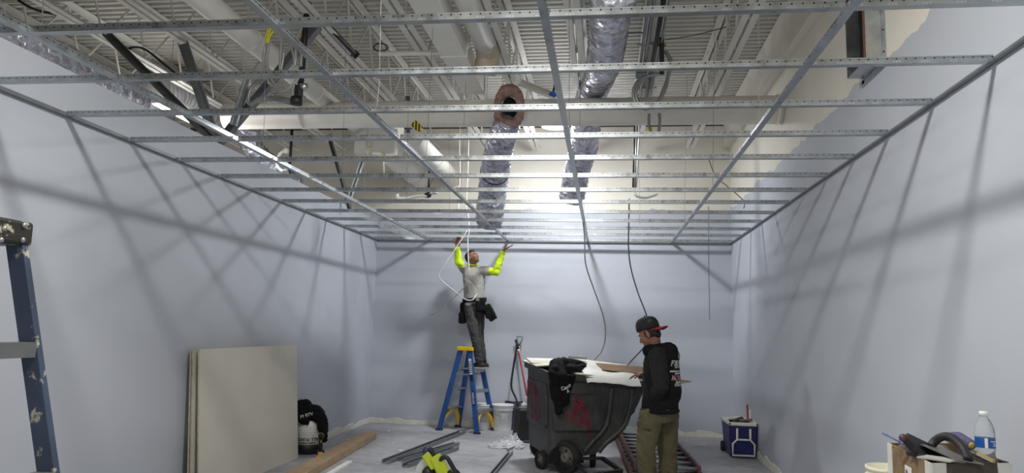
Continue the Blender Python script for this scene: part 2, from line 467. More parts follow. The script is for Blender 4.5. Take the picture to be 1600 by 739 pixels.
wall_angle((XL, 0.6, H), (XL, D, H), (1, 0, 0)); wall_angle((XR, 0.6, H), (XR, D, H), (-1, 0, 0)); wall_angle((XL, D, H), (XR, D, H), (0, -1, 0))
for x, yy in [(MX[0], 5.2), (MX[0], 7.6), (MX[1], 4.3), (MX[1], 5.6), (MX[1], 7.0), (MX[1], 8.4), (MX[1], 9.7), (MX[2], 5.0), (MX[2], 6.9), (MX[2], 8.6), (MX[2], 9.9),
              (MX[3], 4.6), (MX[3], 6.6), (MX[3], 8.9), (0.42, 9.0), (-2.05, 9.2), (-2.1, 7.3), (-2.4, 6.2)]:
    jx = x + random.uniform(-0.06, 0.06)
    mb().tube([(x, yy, H + 0.03), (x + random.uniform(-.01, .01), yy + 0.01, H + 0.25), (jx, yy + random.uniform(-.1, .1), ZR)], 0.0017, 6).build('hanger_wire', mKICK, grid)

# ================================================================ ROOF JOISTS
JX = [1.18, 0.43, -0.29, -1.02, -1.77, -2.52, -3.26, -4.0, -4.75, -5.5, -6.24, -7.0]
ZB, ZT = 4.08, ZR - 0.03
web_a = None
for i, jx in enumerate(JX):
    t = thing('roof_joist', f"{'cream' if i < 5 else 'shaded cream'} open-web roof joist, {ORD[i]} counted from the right wall", 'joist', (jx, 0, 0), group='open-web roof joists')
    if i == 0:
        bb = mb(); tb = mb(); wa = mb(); wb = mb()
        for s_ in (-1, 1):
            bb.box((s_ * 0.040, 5.4, ZB + 0.004), (0.056, 9.8, 0.006)).box((s_ * 0.015, 5.4, ZB + 0.028), (0.005, 9.8, 0.05))
            tb.box((s_ * 0.040, 5.6, ZT + 0.02), (0.056, 10.1, 0.006)).box((s_ * 0.015, 5.6, ZT), (0.005, 10.1, 0.036))
        wa.tube([(0, 0, ZB + 0.01), (0, 0.42, ZT)], 0.011, 6); wb.tube([(0, 0.42, ZT), (0, 0.66, ZB + 0.01)], 0.011, 6)
        parts = [bb.build('bottom_chord', mJOIST, t), tb.build('top_chord', mJOIST, t)]
        webs = [wa.build('web_rod', mJOIST, t), wb.build('web_rod', mJOIST, t)]
        for w in webs: w.location.y = 2.0
    else:
        for p in parts: c = p.copy(); COL.objects.link(c); c.parent = t
        for w in webs: c = w.copy(); COL.objects.link(c); c.parent = t
    for k in range(1, 12):
        for w in webs:
            c = w.copy(); COL.objects.link(c); c.parent = t; c.location.y = 2.0 + 0.66 * k
for yy, lab in ((5.3, 'nearer'), (8.9, 'farther')):
    tag(mb().bar((-7.2, yy, ZB + 0.06), (XR - 0.1, yy, ZB + 0.06), 0.012, 0.025).build('bridging_bar', mJOIST), f'thin horizontal bridging bar tied across the joists, the {lab} one', 'bar')

# ================================================================ LAMPS
mLENS = emit_mat('lamp lens', (255, 252, 244), 30.0)
def high_bay(loc, label, watts, spill, tone):
    t = thing('high_bay_light', label, 'lamp', loc, group='round high bay lamps')
    mb().lathe([(0.06, 0.16), (0.07, 0.06), (0.165, 0.045), (0.18, 0.0), (0.172, 0.0), (0.165, 0.012)], n=32).build('housing', mWHITE, t, True)
    mb().lathe([(0.02, 0.002), (0.165, 0.004), (0.165, 0.010), (0.02, 0.012)], n=32).build('lens', mLENS, t)
    mb().tube([(0, 0, 0.15), (0, 0, ZR - loc[2])], 0.006, 6).build('hanger_rod', mGALV, t)
    ld = bpy.data.lights.new('high_bay', 'AREA'); ld.shape = 'DISK'; ld.size = 0.32; ld.energy = watts; ld.color = tone
    lo = bpy.data.objects.new('lamp_light', ld); COL.objects.link(lo); lo.parent = t; lo.location = (0, 0, -0.006)
    pd = bpy.data.lights.new('high_bay_side', 'POINT'); pd.shadow_soft_size = 0.14; pd.energy = watts * spill; pd.color = ld.color
    po = bpy.data.objects.new('lamp_side_light', pd); COL.objects.link(po); po.parent = t; po.location = (0, 0, -0.15)
high_bay((-0.66, 9.0, 4.05), 'white round high bay lamp glowing below the white cross pipe near the far wall', FAR_BAY_W, 0.55, (0.96, 0.975, 1.0))
high_bay((-0.66, 2.9, 4.05), 'white round high bay lamp above the front part of the grid, out of the picture', HIGH_BAY_W, SIDE_SPILL, (1.0, 0.97, 0.91))
high_bay((-0.66, -2.6, 4.05), 'white round fill lamp added behind the camera, out of the picture', HIGH_BAY_W, SIDE_SPILL, (1.0, 0.97, 0.91))  # unseen lamp added as fill for the front of the room
t = thing('strip_light', 'bright white strip lamp glaring just above the top of the low left wall', 'lamp', (-4.6, 7.12, 3.68))
mb().box((0, 0, 0.04), (0.26, 0.8, 0.06)).build('housing', mWHITE, t, bevel=0.01)
mb().box((0, 0, 0.004), (0.22, 0.76, 0.012)).build('lens', emit_mat('strip lens', (255, 252, 246), 40.0), t)
for s_ in (-0.3, 0.3): mb().tube([(0, s_, 0.07), (0, s_, ZR - 3.68)], 0.004, 6).build('hanger_wire', mGALV, t)
ld = bpy.data.lights.new('strip', 'AREA'); ld.shape = 'RECTANGLE'; ld.size = 0.22; ld.size_y = 0.76; ld.energy = STRIP_W; ld.color = (1, 0.98, 0.95)
lo = bpy.data.objects.new('lamp_light', ld); COL.objects.link(lo); lo.parent = t; lo.location = (0, 0, -0.008)
pd = bpy.data.lights.new('strip_side', 'POINT'); pd.shadow_soft_size = 0.1; pd.energy = STRIP_W * 0.15; pd.color = (1, 0.98, 0.95)
po = bpy.data.objects.new('lamp_side_light', pd); COL.objects.link(po); po.parent = t; po.location = (-0.2, 0, -0.12)

# ================================================================ DUCTS AND PIPES ABOVE THE GRID
def pipe_thing(name, label, cat, pts, r, mat, seg=20, bands=(), cap=None, group=None):
    p = [Vector(q) for q in pts]; t = thing(name, label, cat, p[0], group=group)
    L = [q - p[0] for q in p]
    mb().tube(L, r, seg).build('pipe_body', mat, t, False).data.polygons.foreach_set('use_smooth', [True] * ((len(L) - 1) * seg) + [False] * 2)
    for f in bands:
        i = min(int(f * (len(L) - 1)), len(L) - 2); u = f * (len(L) - 1) - i; c = L[i].lerp(L[i + 1], u); d = (L[i + 1] - L[i]).normalized()
        mb().lathe([(r * 1.0, -0.02), (r * 1.06, -0.02), (r * 1.06, 0.02), (r * 1.0, 0.02)], c, seg, axis=d, closed_bottom=False, closed_top=False).build('coupling', mat, t, True)
    return t
pipe_thing('cross_pipe', 'large white painted pipe crossing the plenum from wall to wall below the joists', 'pipe', [(-4.35, 7.55, 3.79), (-2, 7.55, 3.79), (XR - 0.003, 7.55, 3.785)], 0.148, mPIPE, 24, (0.2, 0.62))
pipe_thing('roof_drain_pipe', 'long cream pipe running under the roof on the left towards the far wall', 'pipe', [(-3.17, 2.0, 3.95), (-3.15, 8.5, 3.95)], 0.1, mPIPE, 20, (0.35, 0.58, 0.8))
t = thing('duct_box', 'white painted square duct box where the left pipe meets the thick duct', 'duct', (-2.9, 8.72, 3.72))
mb().box((0, 0, 0.12), (0.52, 0.42, 0.50)).build('box_body', mPIPE, t, bevel=0.012)
mb().box((0, 0, 0.38), (0.56, 0.46, 0.03)).build('flange', mPIPE, t)
t.location.z = 3.72
pipe_thing('round_duct', 'thick white round duct running from the duct box to the far wall', 'duct', [(-2.84, 8.94, 3.72), (-2.84, D - 0.004, 3.72)], 0.165, mPIPE, 24, (0.3, 0.72))
pipe_thing('round_duct', 'thinner white round duct just right of the thick one, ending at the far wall', 'duct', [(-2.33, 8.3, 3.72), (-2.33, D - 0.004, 3.72)], 0.115, mPIPE, 24, (0.5,))
t = thing('flat_duct', 'long flat white rectangular duct running between two joists near the middle', 'duct', (-1.42, 4.4, 3.95))
mb().box((0, 1.5, 0.09), (0.24, 3.0, 0.18)).build('duct_body', mPIPE, t, bevel=0.006)
for yy in (0.7, 1.9, 2.9): mb().box((0, yy, 0.09), (0.262, 0.03, 0.2)).build('flange', mPIPE, t)
mb().box((0, 3.02, 0.09), (0.2, 0.04, 0.14)).build('end_collar', mPIPE, t)
t = thing('insulated_pipe', 'cream round pipe beside the flat duct ending in a tan elbow wrap', 'pipe', (-1.14, 4.2, 4.12))
mb().tube([(0, 0, 0), (0, 2.2, 0)], 0.11, 20).build('pipe_body', mPIPE, t, True)
mb().tube(smooth_path([(0, 2.18, 0), (0, 2.34, -0.02), (-0.02, 2.42, -0.12), (-0.05, 2.44, -0.2)], 4), [0.115] * 12 + [0.10], 16, jitter=0.05).build('elbow_wrap', M('tan wrap', (196, 186, 164), 0.9, bumps=0.4), t, True)
# white pipe loop under the flat duct
pipe_thing('pipe_loop', 'white tube bent in a square loop below the flat duct', 'pipe', smooth_path([at(592, 84, y=6.3), at(660, 83, y=6.3), at(718, 82, y=6.3), at(729, 76, y=6.3), at(731, 60, y=6.3), at(729, 30, y=6.3)], 5), 0.022, mPIPE, 12)

# --- flexible foil ducts
def flex(name, label, pts, r, mat=mFOIL, k=7, pink=False, rings=True):
    P = smooth_path(pts, k); o0 = P[0].copy(); L = [q - o0 for q in P]
    t = thing(name, label, 'duct', o0, group='foil wrapped flexible ducts')
    # resample finely and crumple
    pts2 = []
    for i in range(len(L) - 1):
        for j in range(3): pts2.append(L[i].lerp(L[i + 1], j / 3))
    pts2.append(L[-1])
    rl = r if isinstance(r, list) else [r, r]
    def r_at(f):
        i = min(int(f * (len(rl) - 1)), len(rl) - 2); return rl[i] + (rl[i + 1] - rl[i]) * (f * (len(rl) - 1) - i)
    rr = [r_at(i / (len(pts2) - 1)) * (1 + 0.05 * math.sin(i * 1.9) + random.uniform(-0.03, 0.03)) for i in range(len(pts2))]
    mb().tube(pts2, rr, 26, jitter=0.035).build('foil_sleeve', mat, t, True)
    mid = pts2[len(pts2) // 2]; rm = rr[len(rr) // 2] * 1.04
    mb().tube([mid + Vector((rm * 0.9, 0, 0.02)), mid + Vector((rm * 0.5, 0, rm)), Vector((mid.x, mid.y, ZR - o0.z))], 0.004, 6).build('hanger_strap', mGALV, t)
    return t
flex('flexible_duct', 'silver foil duct at right centre, rising toward the camera over the white cross pipe',
     [(0.04, 4.7, 3.78), (0.02, 5.6, 3.98), (-0.02, 6.5, 3.99), (-0.09, 7.3, 4.1), (-0.2, 7.95, 4.03), (-0.27, 8.6, 3.72), (-0.36, 9.0, 3.5), (-0.45, 9.3, 3.16)], 0.165)
t = flex('flexible_duct', 'silver foil duct in the centre with a torn pink insulation mouth at its top',
     [at(796, 184, y=7.12), at(788, 206, y=7.3), at(778, 240, y=7.75), at(772, 280, y=8.35), at(765, 340, y=9.2)], [0.125, 0.14, 0.155, 0.17, 0.18])
mPINK = M('pink fibreglass wool', (156, 126, 119), 0.95, var=0.4, scale=16, bumps=1.0, bscale=70)
dm = (at(797, 160, y=8.6) - at(790, 200, y=8.85)).normalized(); c0 = at(796, 168, y=7.05) - t.location
face = (Vector((0.08, -0.9, -0.22))).normalized()
b = mb(); n = 26; rows = []
for kk, (ro, dz) in enumerate(((0.128, -0.10), (0.146, -0.04), (0.142, 0.03), (0.108, 0.05), (0.084, 0.03), (0.078, -0.09))):
    u = face.cross(Vector((1, 0, 0))).normalized(); w = u.cross(face); row = []
    for k in range(n):
        a = 2 * PI * k / n; el = 1.25 if abs(math.sin(a)) > 0 else 1
        r_ = ro * (1 + 0.16 * noise.noise(Vector((math.cos(a) * 1.6, math.sin(a) * 1.6, kk * 0.6))) + random.uniform(-.035, .035)) * (1 + 0.42 * abs(math.sin(a)))
        if kk in (1, 2) and 0.35 * PI < a < 0.62 * PI: r_ *= 1.12
        b.v.append(c0 + w * (math.cos(a) * r_) + u * (math.sin(a) * r_) + face * dz); row.append(len(b.v) - 1)
    rows.append(row)
for r0, r1 in zip(rows, rows[1:]):
    for k in range(n): b.f.append((r0[k], r0[(k + 1) % n], r1[(k + 1) % n], r1[k]))
b.build('insulation_mouth', mPINK, t, True)
b = mb(); b.add([b_ for b_ in [c0 - face * 0.07 + (w * math.cos(2 * PI * k / 16) + u * math.sin(2 * PI * k / 16) * 1.4) * 0.08 for k in range(16)]], [tuple(range(16))])
b.build('duct_shade', mHOLESHADE, t)  # flat disc, its dark colour paints the shade inside the duct
d2 = (at(778, 240, y=7.75) - at(772, 280, y=8.35)).normalized()
mb().lathe([(0.172, -0.014), (0.178, 0), (0.172, 0.014)], at(773.5, 268, y=8.17) - t.location, 26, axis=d2, closed_bottom=False, closed_top=False).build('black_strap', mBLK, t, True)
# foil duct lying along the top of the low wall, and its far pieces
flex('flexible_duct', 'crumpled silver duct lying along the top of the left wall', [(-3.74, 2.6, 3.14), (-3.73, 3.6, 3.15), (-3.73, 4.4, 3.16), (-3.74, 5.1, 3.14)], 0.15)
flex('flexible_duct', 'silver duct bending down behind the left wall below the three kicker braces', [at(392, 196, y=8.2), at(388, 214, y=8.3), at(402, 240, y=8.5), at(436, 268, y=8.8), at(462, 290, y=9.1)], 0.13)
flex('flexible_duct', 'large grey wrapped duct with foil tail beyond the left wall', [at(196, 178, y=7.6), at(216, 158, y=7.7), at(245, 146, y=7.8), at(276, 147, y=8.0), at(304, 160, y=8.3), at(335, 186, y=8.8)], 0.22, M('grey duct wrap', (178, 178, 180), 0.55, 0.3, bumps=0.3, bscale=25))

# --- metal stud kicker braces over the left wall
def stud(p0, p1, w=0.09, dpt=0.035, up=(0, 0, 1)):
    """C-channel from p0 to p1"""
    p0, p1 = Vector(p0), Vector(p1); d = (p1 - p0).normalized(); x = d.cross(Vector(up)).normalized(); u = x.cross(d); b = mb()
    b.bar(p0, p1, w, 0.002, u); e = x * (w / 2 - 0.001); h = u * (dpt / 2)
    b.bar(p0 + e + h, p1 + e + h, 0.002, dpt, u); b.bar(p0 - e + h, p1 - e + h, 0.002, dpt, u)
    b.bar(p0 + e * 0.9 + h * 2, p1 + e * 0.9 + h * 2, 0.012, 0.002, u); b.bar(p0 - e * 0.9 + h * 2, p1 - e * 0.9 + h * 2, 0.012, 0.002, u)
    return b
base = Vector((-3.57, 6.02, WT + 0.015))
for lab, top, w, up in (('thin dark metal stud brace leaning left from the low wall top', Vector((-4.61, 5.83, 4.06)), 0.07, (0.3, -0.9, 0.3)),
                    ('short grey metal stud brace rising steeply from the low wall top', Vector((-4.0, 6.09, 4.06)), 0.09, (0.2, -0.95, 0.2)),
                    ('wide grey metal stud brace slanting up right from the low wall top to a joist', Vector((-2.525, 5.8, 4.06)), 0.11, (-0.3, -0.9, 0.3))):
    o = stud(base, top, w, 0.04, up).build('kicker_brace', mKICK if w < 0.08 else mGALVD); tag(o, lab, 'brace', 'kicker braces on the low wall'); base = base + Vector((0.0, 0.05, 0.0))
o = stud(at(388, 124, y=5.9), at(366, 196, y=5.95), 0.06, 0.03, (0, -1, 0)).build('kicker_brace', mGALV); tag(o, 'small bright metal stud tied to the wide slanting brace', 'brace', 'kicker braces on the low wall')
for a_, c_, lab in (((514, 210), (548, 330), 'thin dark'), ((576, 226), (545, 318), 'pale')):
    o = stud(at(*a_, y=8.9), at(*c_, y=9.1), 0.05, 0.03, (0, -1, 0)).build('hanger_strut', mKICK if lab == 'thin dark' else mGALV); tag(o, f'{lab} metal strut slanting behind the grid left of the thick duct', 'strut')

# --- black pipe with elbow and a junction box, armoured cables around it
t = thing('black_pipe', 'black steel pipe dropping from a joist with an elbow and a branch to the right', 'pipe', at(480, 8, y=5.6))
q = lambda px, py, y: at(px, py, y=y) - t.location
mb().tube([q(480, 8, 5.6), q(476, 60, 5.6), q(468, 152, 5.6)], 0.026, 12).build('drop_pipe', mBLKM, t, True)
mb().ell(q(480, 8, 5.6), 0.04).build('elbow', mBLKM, t, True)
mb().tube([q(480, 8, 5.6), q(520, 48, 6.0), q(556, 86, 6.4)], 0.026, 12).build('branch_pipe', mBLKM, t, True)
mb().lathe([(0.036, -0.03), (0.036, 0.03)], q(555, 85, 6.4), 12, axis=(1, 0.9, -0.9)).build('pipe_cap', mBLKM, t, True)
mb().lathe([(0.032, -0.015), (0.032, 0.015)], q(494, 22, 5.75), 12, axis=(0.45, 0.4, -0.4)).build('coupling', mGALV, t, True)
t = thing('junction_box', 'black round junction box where the armoured cables gather under the black pipe', 'box', at(463, 158, y=5.58))
mb().lathe([(0.05, -0.03), (0.055, 0.0), (0.045, 0.035)], (0, 0, 0), 14).build('box_body', mBLK, t, True)
mb().box((0.02, -0.02, 0.08), (0.05, 0.05, 0.1)).build('clamp', mBLK, t, bevel=0.006)
mb().lathe([(0.03, -0.03), (0.03, 0.03)], (0.06, -0.01, 0.12), 12, axis=(1, 0, 0)).build('fitting', mGALV, t, True)
def cable(name, label, pts, r=0.008, mat=None, k=6, n=8, group=None, ends=None):
    P = smooth_path(pts, k); o = mb().tube(P, r, n).build(name, mat or mMC, None, True)
    return tag(o, label, 'cable', group)
def ringed(b, pts, r, k=14, n=8):
    P = smooth_path(pts, k); return b.tube(P, [r * (1.12 if i % 2 else 0.92) for i in range(len(P))], n)
t = thing('cable_coil', 'coil of armoured cables with yellow wire ends hanging beside the black pipe', 'cable', at(425, 60, y=5.5))
q = lambda px, py, y=5.5: at(px, py, y=y) - t.location
for pts in ([(416, 68), (412, 88), (413, 110), (420, 128), (434, 138), (450, 138), (462, 128), (468, 118)],
            [(420, 68), (417, 90), (419, 112), (428, 130), (442, 143), (456, 134), (466, 122)],
            [(436, 44), (450, 52), (460, 66), (462, 90), (460, 104)], [(452, 66), (458, 84), (461, 104)], [(471, 84), (470, 104)],
            [(440, 56), (437, 110)], [(444, 82), (439, 110)]):
    ringed(mb(), [q(*p) for p in pts], 0.0115).build('armoured_cable', mMC, t, True)
for pts in ([(421, 43), (416, 54), (415, 68)], [(428, 48), (421, 58), (418, 68)], [(424, 43), (418, 58), (416, 66)]):
    mb().tube(smooth_path([q(*p) for p in pts], 4), 0.0085, 8).build('wire_end', M('yellow wire', (228, 214, 40), 0.5), t, True)
t = thing('cable_run', 'bundle of grey flexible cables looping left from the junction box to the wide brace', 'cable', at(455, 158, y=5.6))
q = lambda px, py, y=5.65: at(px, py, y=y) - t.location
for dy in (0, 3, 6): ringed(mb(), [q(455, 156 + dy), q(430, 152 + dy * 0.7), q(405, 154 + dy * 0.6), q(392, 162 + dy * 0.3), q(388, 155), q(392, 138), q(404 + dy, 124)], 0.013).build('flexible_conduit', mCONDUIT, t, True)
# pole farther back on the left
t = thing('drop_pole', 'slim black drop pole behind the grid on the left, with an elbow fitting', 'pole', at(458, 178, y=8.6))
q = lambda px, py, y=8.6: at(px, py, y=y) - t.location
mb().tube([q(458, 178), q(452, 268)], 0.018, 10).build('pole', mBLKM, t, True)
mb().tube(smooth_path([q(450, 268), q(440, 266), q(433, 256), q(438, 240), q(447, 236)], 5), 0.022, 10).build('conduit_bend', mPIPE, t, True)
mb().ell(q(448, 235), 0.045).build('fitting', mPIPE, t, True)
mb().box(q(448, 270), (0.1, 0.06, 0.05)).build('base_block', mBLK, t, bevel=0.008)

# --- conduits and cable loops right of centre
t = thing('conduit_rack', 'cluster of grey and black conduits fixed along the joist right of the silver duct', 'conduit', (0.43, 4.5, 4.0))
for dx, dz, r, m_ in ((0.0, 0.0, 0.02, mBLKM), (-0.07, 0.02, 0.014, mCONDUIT), (-0.11, 0.03, 0.014, mCONDUIT), (0.05, 0.03, 0.011, mCONDUIT)):
    mb().tube([(dx, 0, dz), (dx, 3.6, dz)], r, 10).build('conduit', m_, t, True)
for yy in (0.6, 1.9, 3.1): mb().box((-0.03, yy, 0.06), (0.26, 0.03, 0.02)).build('strut_clamp', mGALV, t)
mb().box((-0.1, 2.35, -0.03), (0.1, 0.14, 0.1)).build('pull_box', mGALVD, t, bevel=0.01)
t = thing('cable_loop', 'large hanging loop of grey armoured cable below the conduit rack', 'cable', at(1012, 118, y=6.3))
q = lambda px, py, y=6.3: at(px, py, y=y) - t.location
for d_ in (0, 4): ringed(mb(), [q(1040, 80), q(1048, 96 + d_), q(1044, 120), q(1038, 142 - d_), q(1026, 162), q(1008, 170 - d_), q(993 + d_, 160), q(990 + d_, 142), q(998 + d_, 126), q(1012, 119), q(1030, 116)], 0.016).build('armoured_cable', mCONDUIT, t, True)
mb().tube([q(1036, 0), q(1034, 50), q(1034, 116)], 0.022, 10).build('drop_conduit', mBLKM, t, True)
mb().tube(smooth_path([q(1027, 73), q(1034, 68), q(1040, 72)], 4), 0.007, 6).build('red_tie', M('red wire', (176, 60, 66), 0.6), t, True)
t = thing('cable_loop', 'small loop of dark cable with green tape hanging under the white cross pipe', 'cable', at(1015, 178, y=6.9))
q = lambda px, py, y=6.9: at(px, py, y=y) - t.location
ringed(mb(), [q(1014, 178), q(1014, 196), q(1018, 208), q(1024, 214), q(1029, 206), q(1031, 190), q(1030, 177)], 0.014).build('armoured_cable', mCONDUIT, t, True)
mb().tube([q(1014.5, 198), q(1017, 206)], 0.017, 8).build('tape', M('yellow green tape', (170, 178, 60), 0.6), t, True)
for i, (x0, x1) in enumerate(((992, 989), (996, 992), (1000, 994))):
    tag(mb().tube([at(x0, 186, y=8.9 + i * 0.03), at(x1, 296, y=8.9 + i * 0.03)], 0.011, 8).build('drop_conduit', (mBLKM, mCONDUIT, mPIPE)[i], None, True), f"{('black', 'grey', 'white')[i]} drop conduit behind the grid, right of the far silver duct", 'conduit', 'three drop conduits')
cable('flexible_conduit', 'short white flexible conduit curling out of the drop conduits', [at(990, 300, y=8.9), at(996, 307, y=8.8), at(1010, 309, y=8.8), at(1027, 303, y=8.8)], 0.017, mPIPE)
cable('flexible_conduit', 'short pale flexible conduit lying on the grid below the thick duct', [at(621, 303, y=8.6), at(622, 309, y=8.6), at(634, 310, y=8.6), at(655, 306, y=8.6), at(668, 306, y=8.6)], 0.018, mPIPE)
t = thing('valve', 'black cable fitting on a black drop rod beside the pale flexible conduit', 'fitting', at(668, 305, y=8.62))
mb().ell((0, 0, 0), (0.05, 0.04, 0.035)).build('fitting_body', mBLK, t, True); mb().tube([(0.01, 0, 0.02), (0.012, 0, 0.36)], 0.014, 8).build('drop_rod', mBLKM, t, True)
mb().tube([(0.03, 0, 0.02), (0.12, 0, 0.03)], 0.014, 8).build('nozzle', mGALV, t, True)
# sprinkler pipe assembly, cream, near the thick duct
t = thing('sprinkler_branch', 'white sprinkler branch pipe with cream fittings in front of the duct box', 'pipe', at(577, 228, y=8.3))
q = lambda px, py, y=8.3: at(px, py, y=y) - t.location
mb().tube(smooth_path([q(619, 202), q(619, 222), q(618, 238), q(610, 242), q(590, 240), q(574, 238)], 4), 0.022, 10).build('pipe_body', mPIPE, t, True)
for p in ((577, 226), (577, 238), (598, 242)): mb().lathe([(0.04, -0.03), (0.048, 0), (0.04, 0.03)], q(*p), 12).build('fitting', M('cream fitting', (214, 210, 186), 0.6), t, True)
mb().tube([q(599, 246), q(600, 270)], 0.008, 6).build('drop_nipple', mPIPE, t, True)
# striped warning tag hanging
tag(mb().bar(at(646, 192, y=7.3), at(657, 203, y=7.3), 0.04, 0.075, (0.6, 0, 0.8)).build('warning_tag', None), 'yellow and black striped tag on a wire in front of the cross pipe', 'tag')
o = bpy.data.objects['warning_tag']
m_, nt, bs = new_mat('hazard stripes'); v = coords(nt); w_ = N(nt, 'ShaderNodeTexWave'); w_.inputs['Scale'].default_value = 9; nt.links.new(v, w_.inputs['Vector'])
nt.links.new(ramp_mix(nt, w_.outputs['Fac'], 0.48, 0.52, (0.01, 0.01, 0.01), s2l((226, 204, 40))), bs.inputs['Base Color']); o.data.materials.append(m_)
t = thing('wire_hank', 'dark hank of wires hanging left of the striped tag', 'wire', at(637, 185, y=7.7)); q = lambda px, py, y=7.7: at(px, py, y=y) - t.location
for k in range(5): mb().tube(smooth_path([q(634 + k * 1.5, 150), q(633 + k * 2, 180), q(636 + k, 208), q(640 - k, 180), q(636 + k, 152)], 5), 0.005, 6).build('wire', mKICK, t, True)
cable('wire_coil', 'small coil of brown wire tied to a joist behind the grid', [at(595 + 11 * math.cos(a), 74 + 6 * math.sin(a), y=6.6 + 0.01 * a) for a in [i * 0.5 for i in range(28)]], 0.007, M('brown wire', (104, 66, 60), 0.6), 2)
cable('drop_cable', 'black cable sagging under the roof at upper left', [at(28, 0, y=5.2), at(50, 13, y=5.3), at(75, 20, y=5.4), at(99, 24, y=5.5)], 0.012, mBLK)
cable('drop_cable', 'black cable arching over the left braces', [at(196, 80, y=6.3), at(208, 74, y=6.3), at(228, 78, y=6.4), at(256, 100, y=6.5), at(276, 116, y=6.6)], 0.012, mBLK)
cable('steel_wire', 'thin wire strung in front of the roof between two right hand joists', [at(1040, 62, y=6.6), at(1085, 55, y=6.6), at(1135, 42, y=6.6)], 0.005, mKICK)
cable('steel_wire', 'thin wire strung from the silver duct to the conduit rack', [at(978, 52, y=6.4), at(1010, 51, y=6.4)], 0.006, mKICK)
t = thing('ceiling_speaker', 'small blue and black sensor held on a bracket behind the grid near the round lamp', 'sensor', at(864, 148, y=7.2))
mb().ell((0, 0, 0), (0.045, 0.045, 0.03)).build('sensor_body', M('blue plastic', (40, 96, 190), 0.5), t, True); mb().tube([(0, 0, 0.02), (0.02, 0, 0.12), (0.05, 0, 0.16)], 0.012, 8).build('bracket', mBLK, t, True)
t.name = 'motion_sensor'
o = stud(at(812, 130, y=7.3), at(868, 152, y=7.2), 0.07, 0.03, (0, -1, 0.3)).build('brace_strap', mJOIST); tag(o, 'cream flat strap slanting behind the pink insulation towards the blue sensor', 'strap')
# coil of cable near the front lamp (its ring shadow falls on the left wall)
t = thing('cable_coil', 'round coil of cable hanging near the front lamp above the picture', 'cable', (-1.35, 3.42, 3.5))
nn = (Vector((-0.66, 2.9, 4.05)) - Vector((-3.51, 5.07, 1.7))).normalized(); u = nn.cross(Vector((0, 0, 1))).normalized(); w = u.cross(nn)
for j, rr in enumerate((0.075, 0.083, 0.06)): mb().tube([u * (rr * math.cos(a)) + w * (rr * 1.15 * math.sin(a)) for a in [2 * PI * i / 30 for i in range(31)]], 0.007, 6, caps=False).build('armoured_cable', mMC, t, True)
mb().tube([(0, 0, 0.07), (0, 0, ZR - 3.5)], 0.003, 6).build('hanger_wire', mGALV, t)
# sheet-metal duct collar on the right wall
t = thing('duct_collar', 'open sheet-metal duct collar with black inside, sticking out of the upper right wall', 'duct', (XR, 5.0, 3.27))
mb().box((-0.06, -0.17, 0.33), (0.12, 0.004, 0.66)).box((-0.06, 0.17, 0.33), (0.12, 0.004, 0.66)).box((-0.06, 0, 0.0), (0.12, 0.34, 0.004)).box((-0.06, 0, 0.66), (0.12, 0.34, 0.004)).build('collar', mGALV, t)
mb().box((-0.006, 0, 0.33), (0.004, 0.335, 0.655)).build('duct_shade', mHOLESHADE, t)  # dark plate paints the shade inside the collar
mb().box((-0.003, -0.20, 0.33), (0.004, 0.05, 0.72)).box((-0.003, 0.2, 0.33), (0.004, 0.05, 0.72)).box((-0.003, 0, -0.03), (0.004, 0.45, 0.05)).build('wall_flange', mGALV, t)
mb().box((-0.118, -0.175, 0.33), (0.012, 0.012, 0.66)).build('edge_strip', M('rust brown edge', (112, 78, 60), 0.7), t)
mb().box((-0.07, 0.03, 0.3), (0.02, 0.012, 0.55)).build('damper_blade', M('dark damper', (62, 64, 68), 0.5, 0.5), t)
for zz in (0.05, 0.2, 0.38, 0.55): mb().ell((-0.007, -0.2, zz), 0.006, n=8, m_=5).build('screw', mBLK, t)
# black wall bracket at the far right pipe end
tag(mb().lathe([(0.152, -0.012), (0.165, 0), (0.152, 0.012)], (XR - 0.05, 7.55, 3.785), 24, axis=(1, 0, 0)).build('pipe_collar', mPIPE, None, True), 'white ring collar at the right end of the cross pipe', 'collar')

# ================================================================ THINGS ON THE FLOOR
mRUB = M('rubber', (30, 30, 32), 0.8)
mSTEELB = M('black frame steel', (34, 33, 32), 0.5, 0.3)
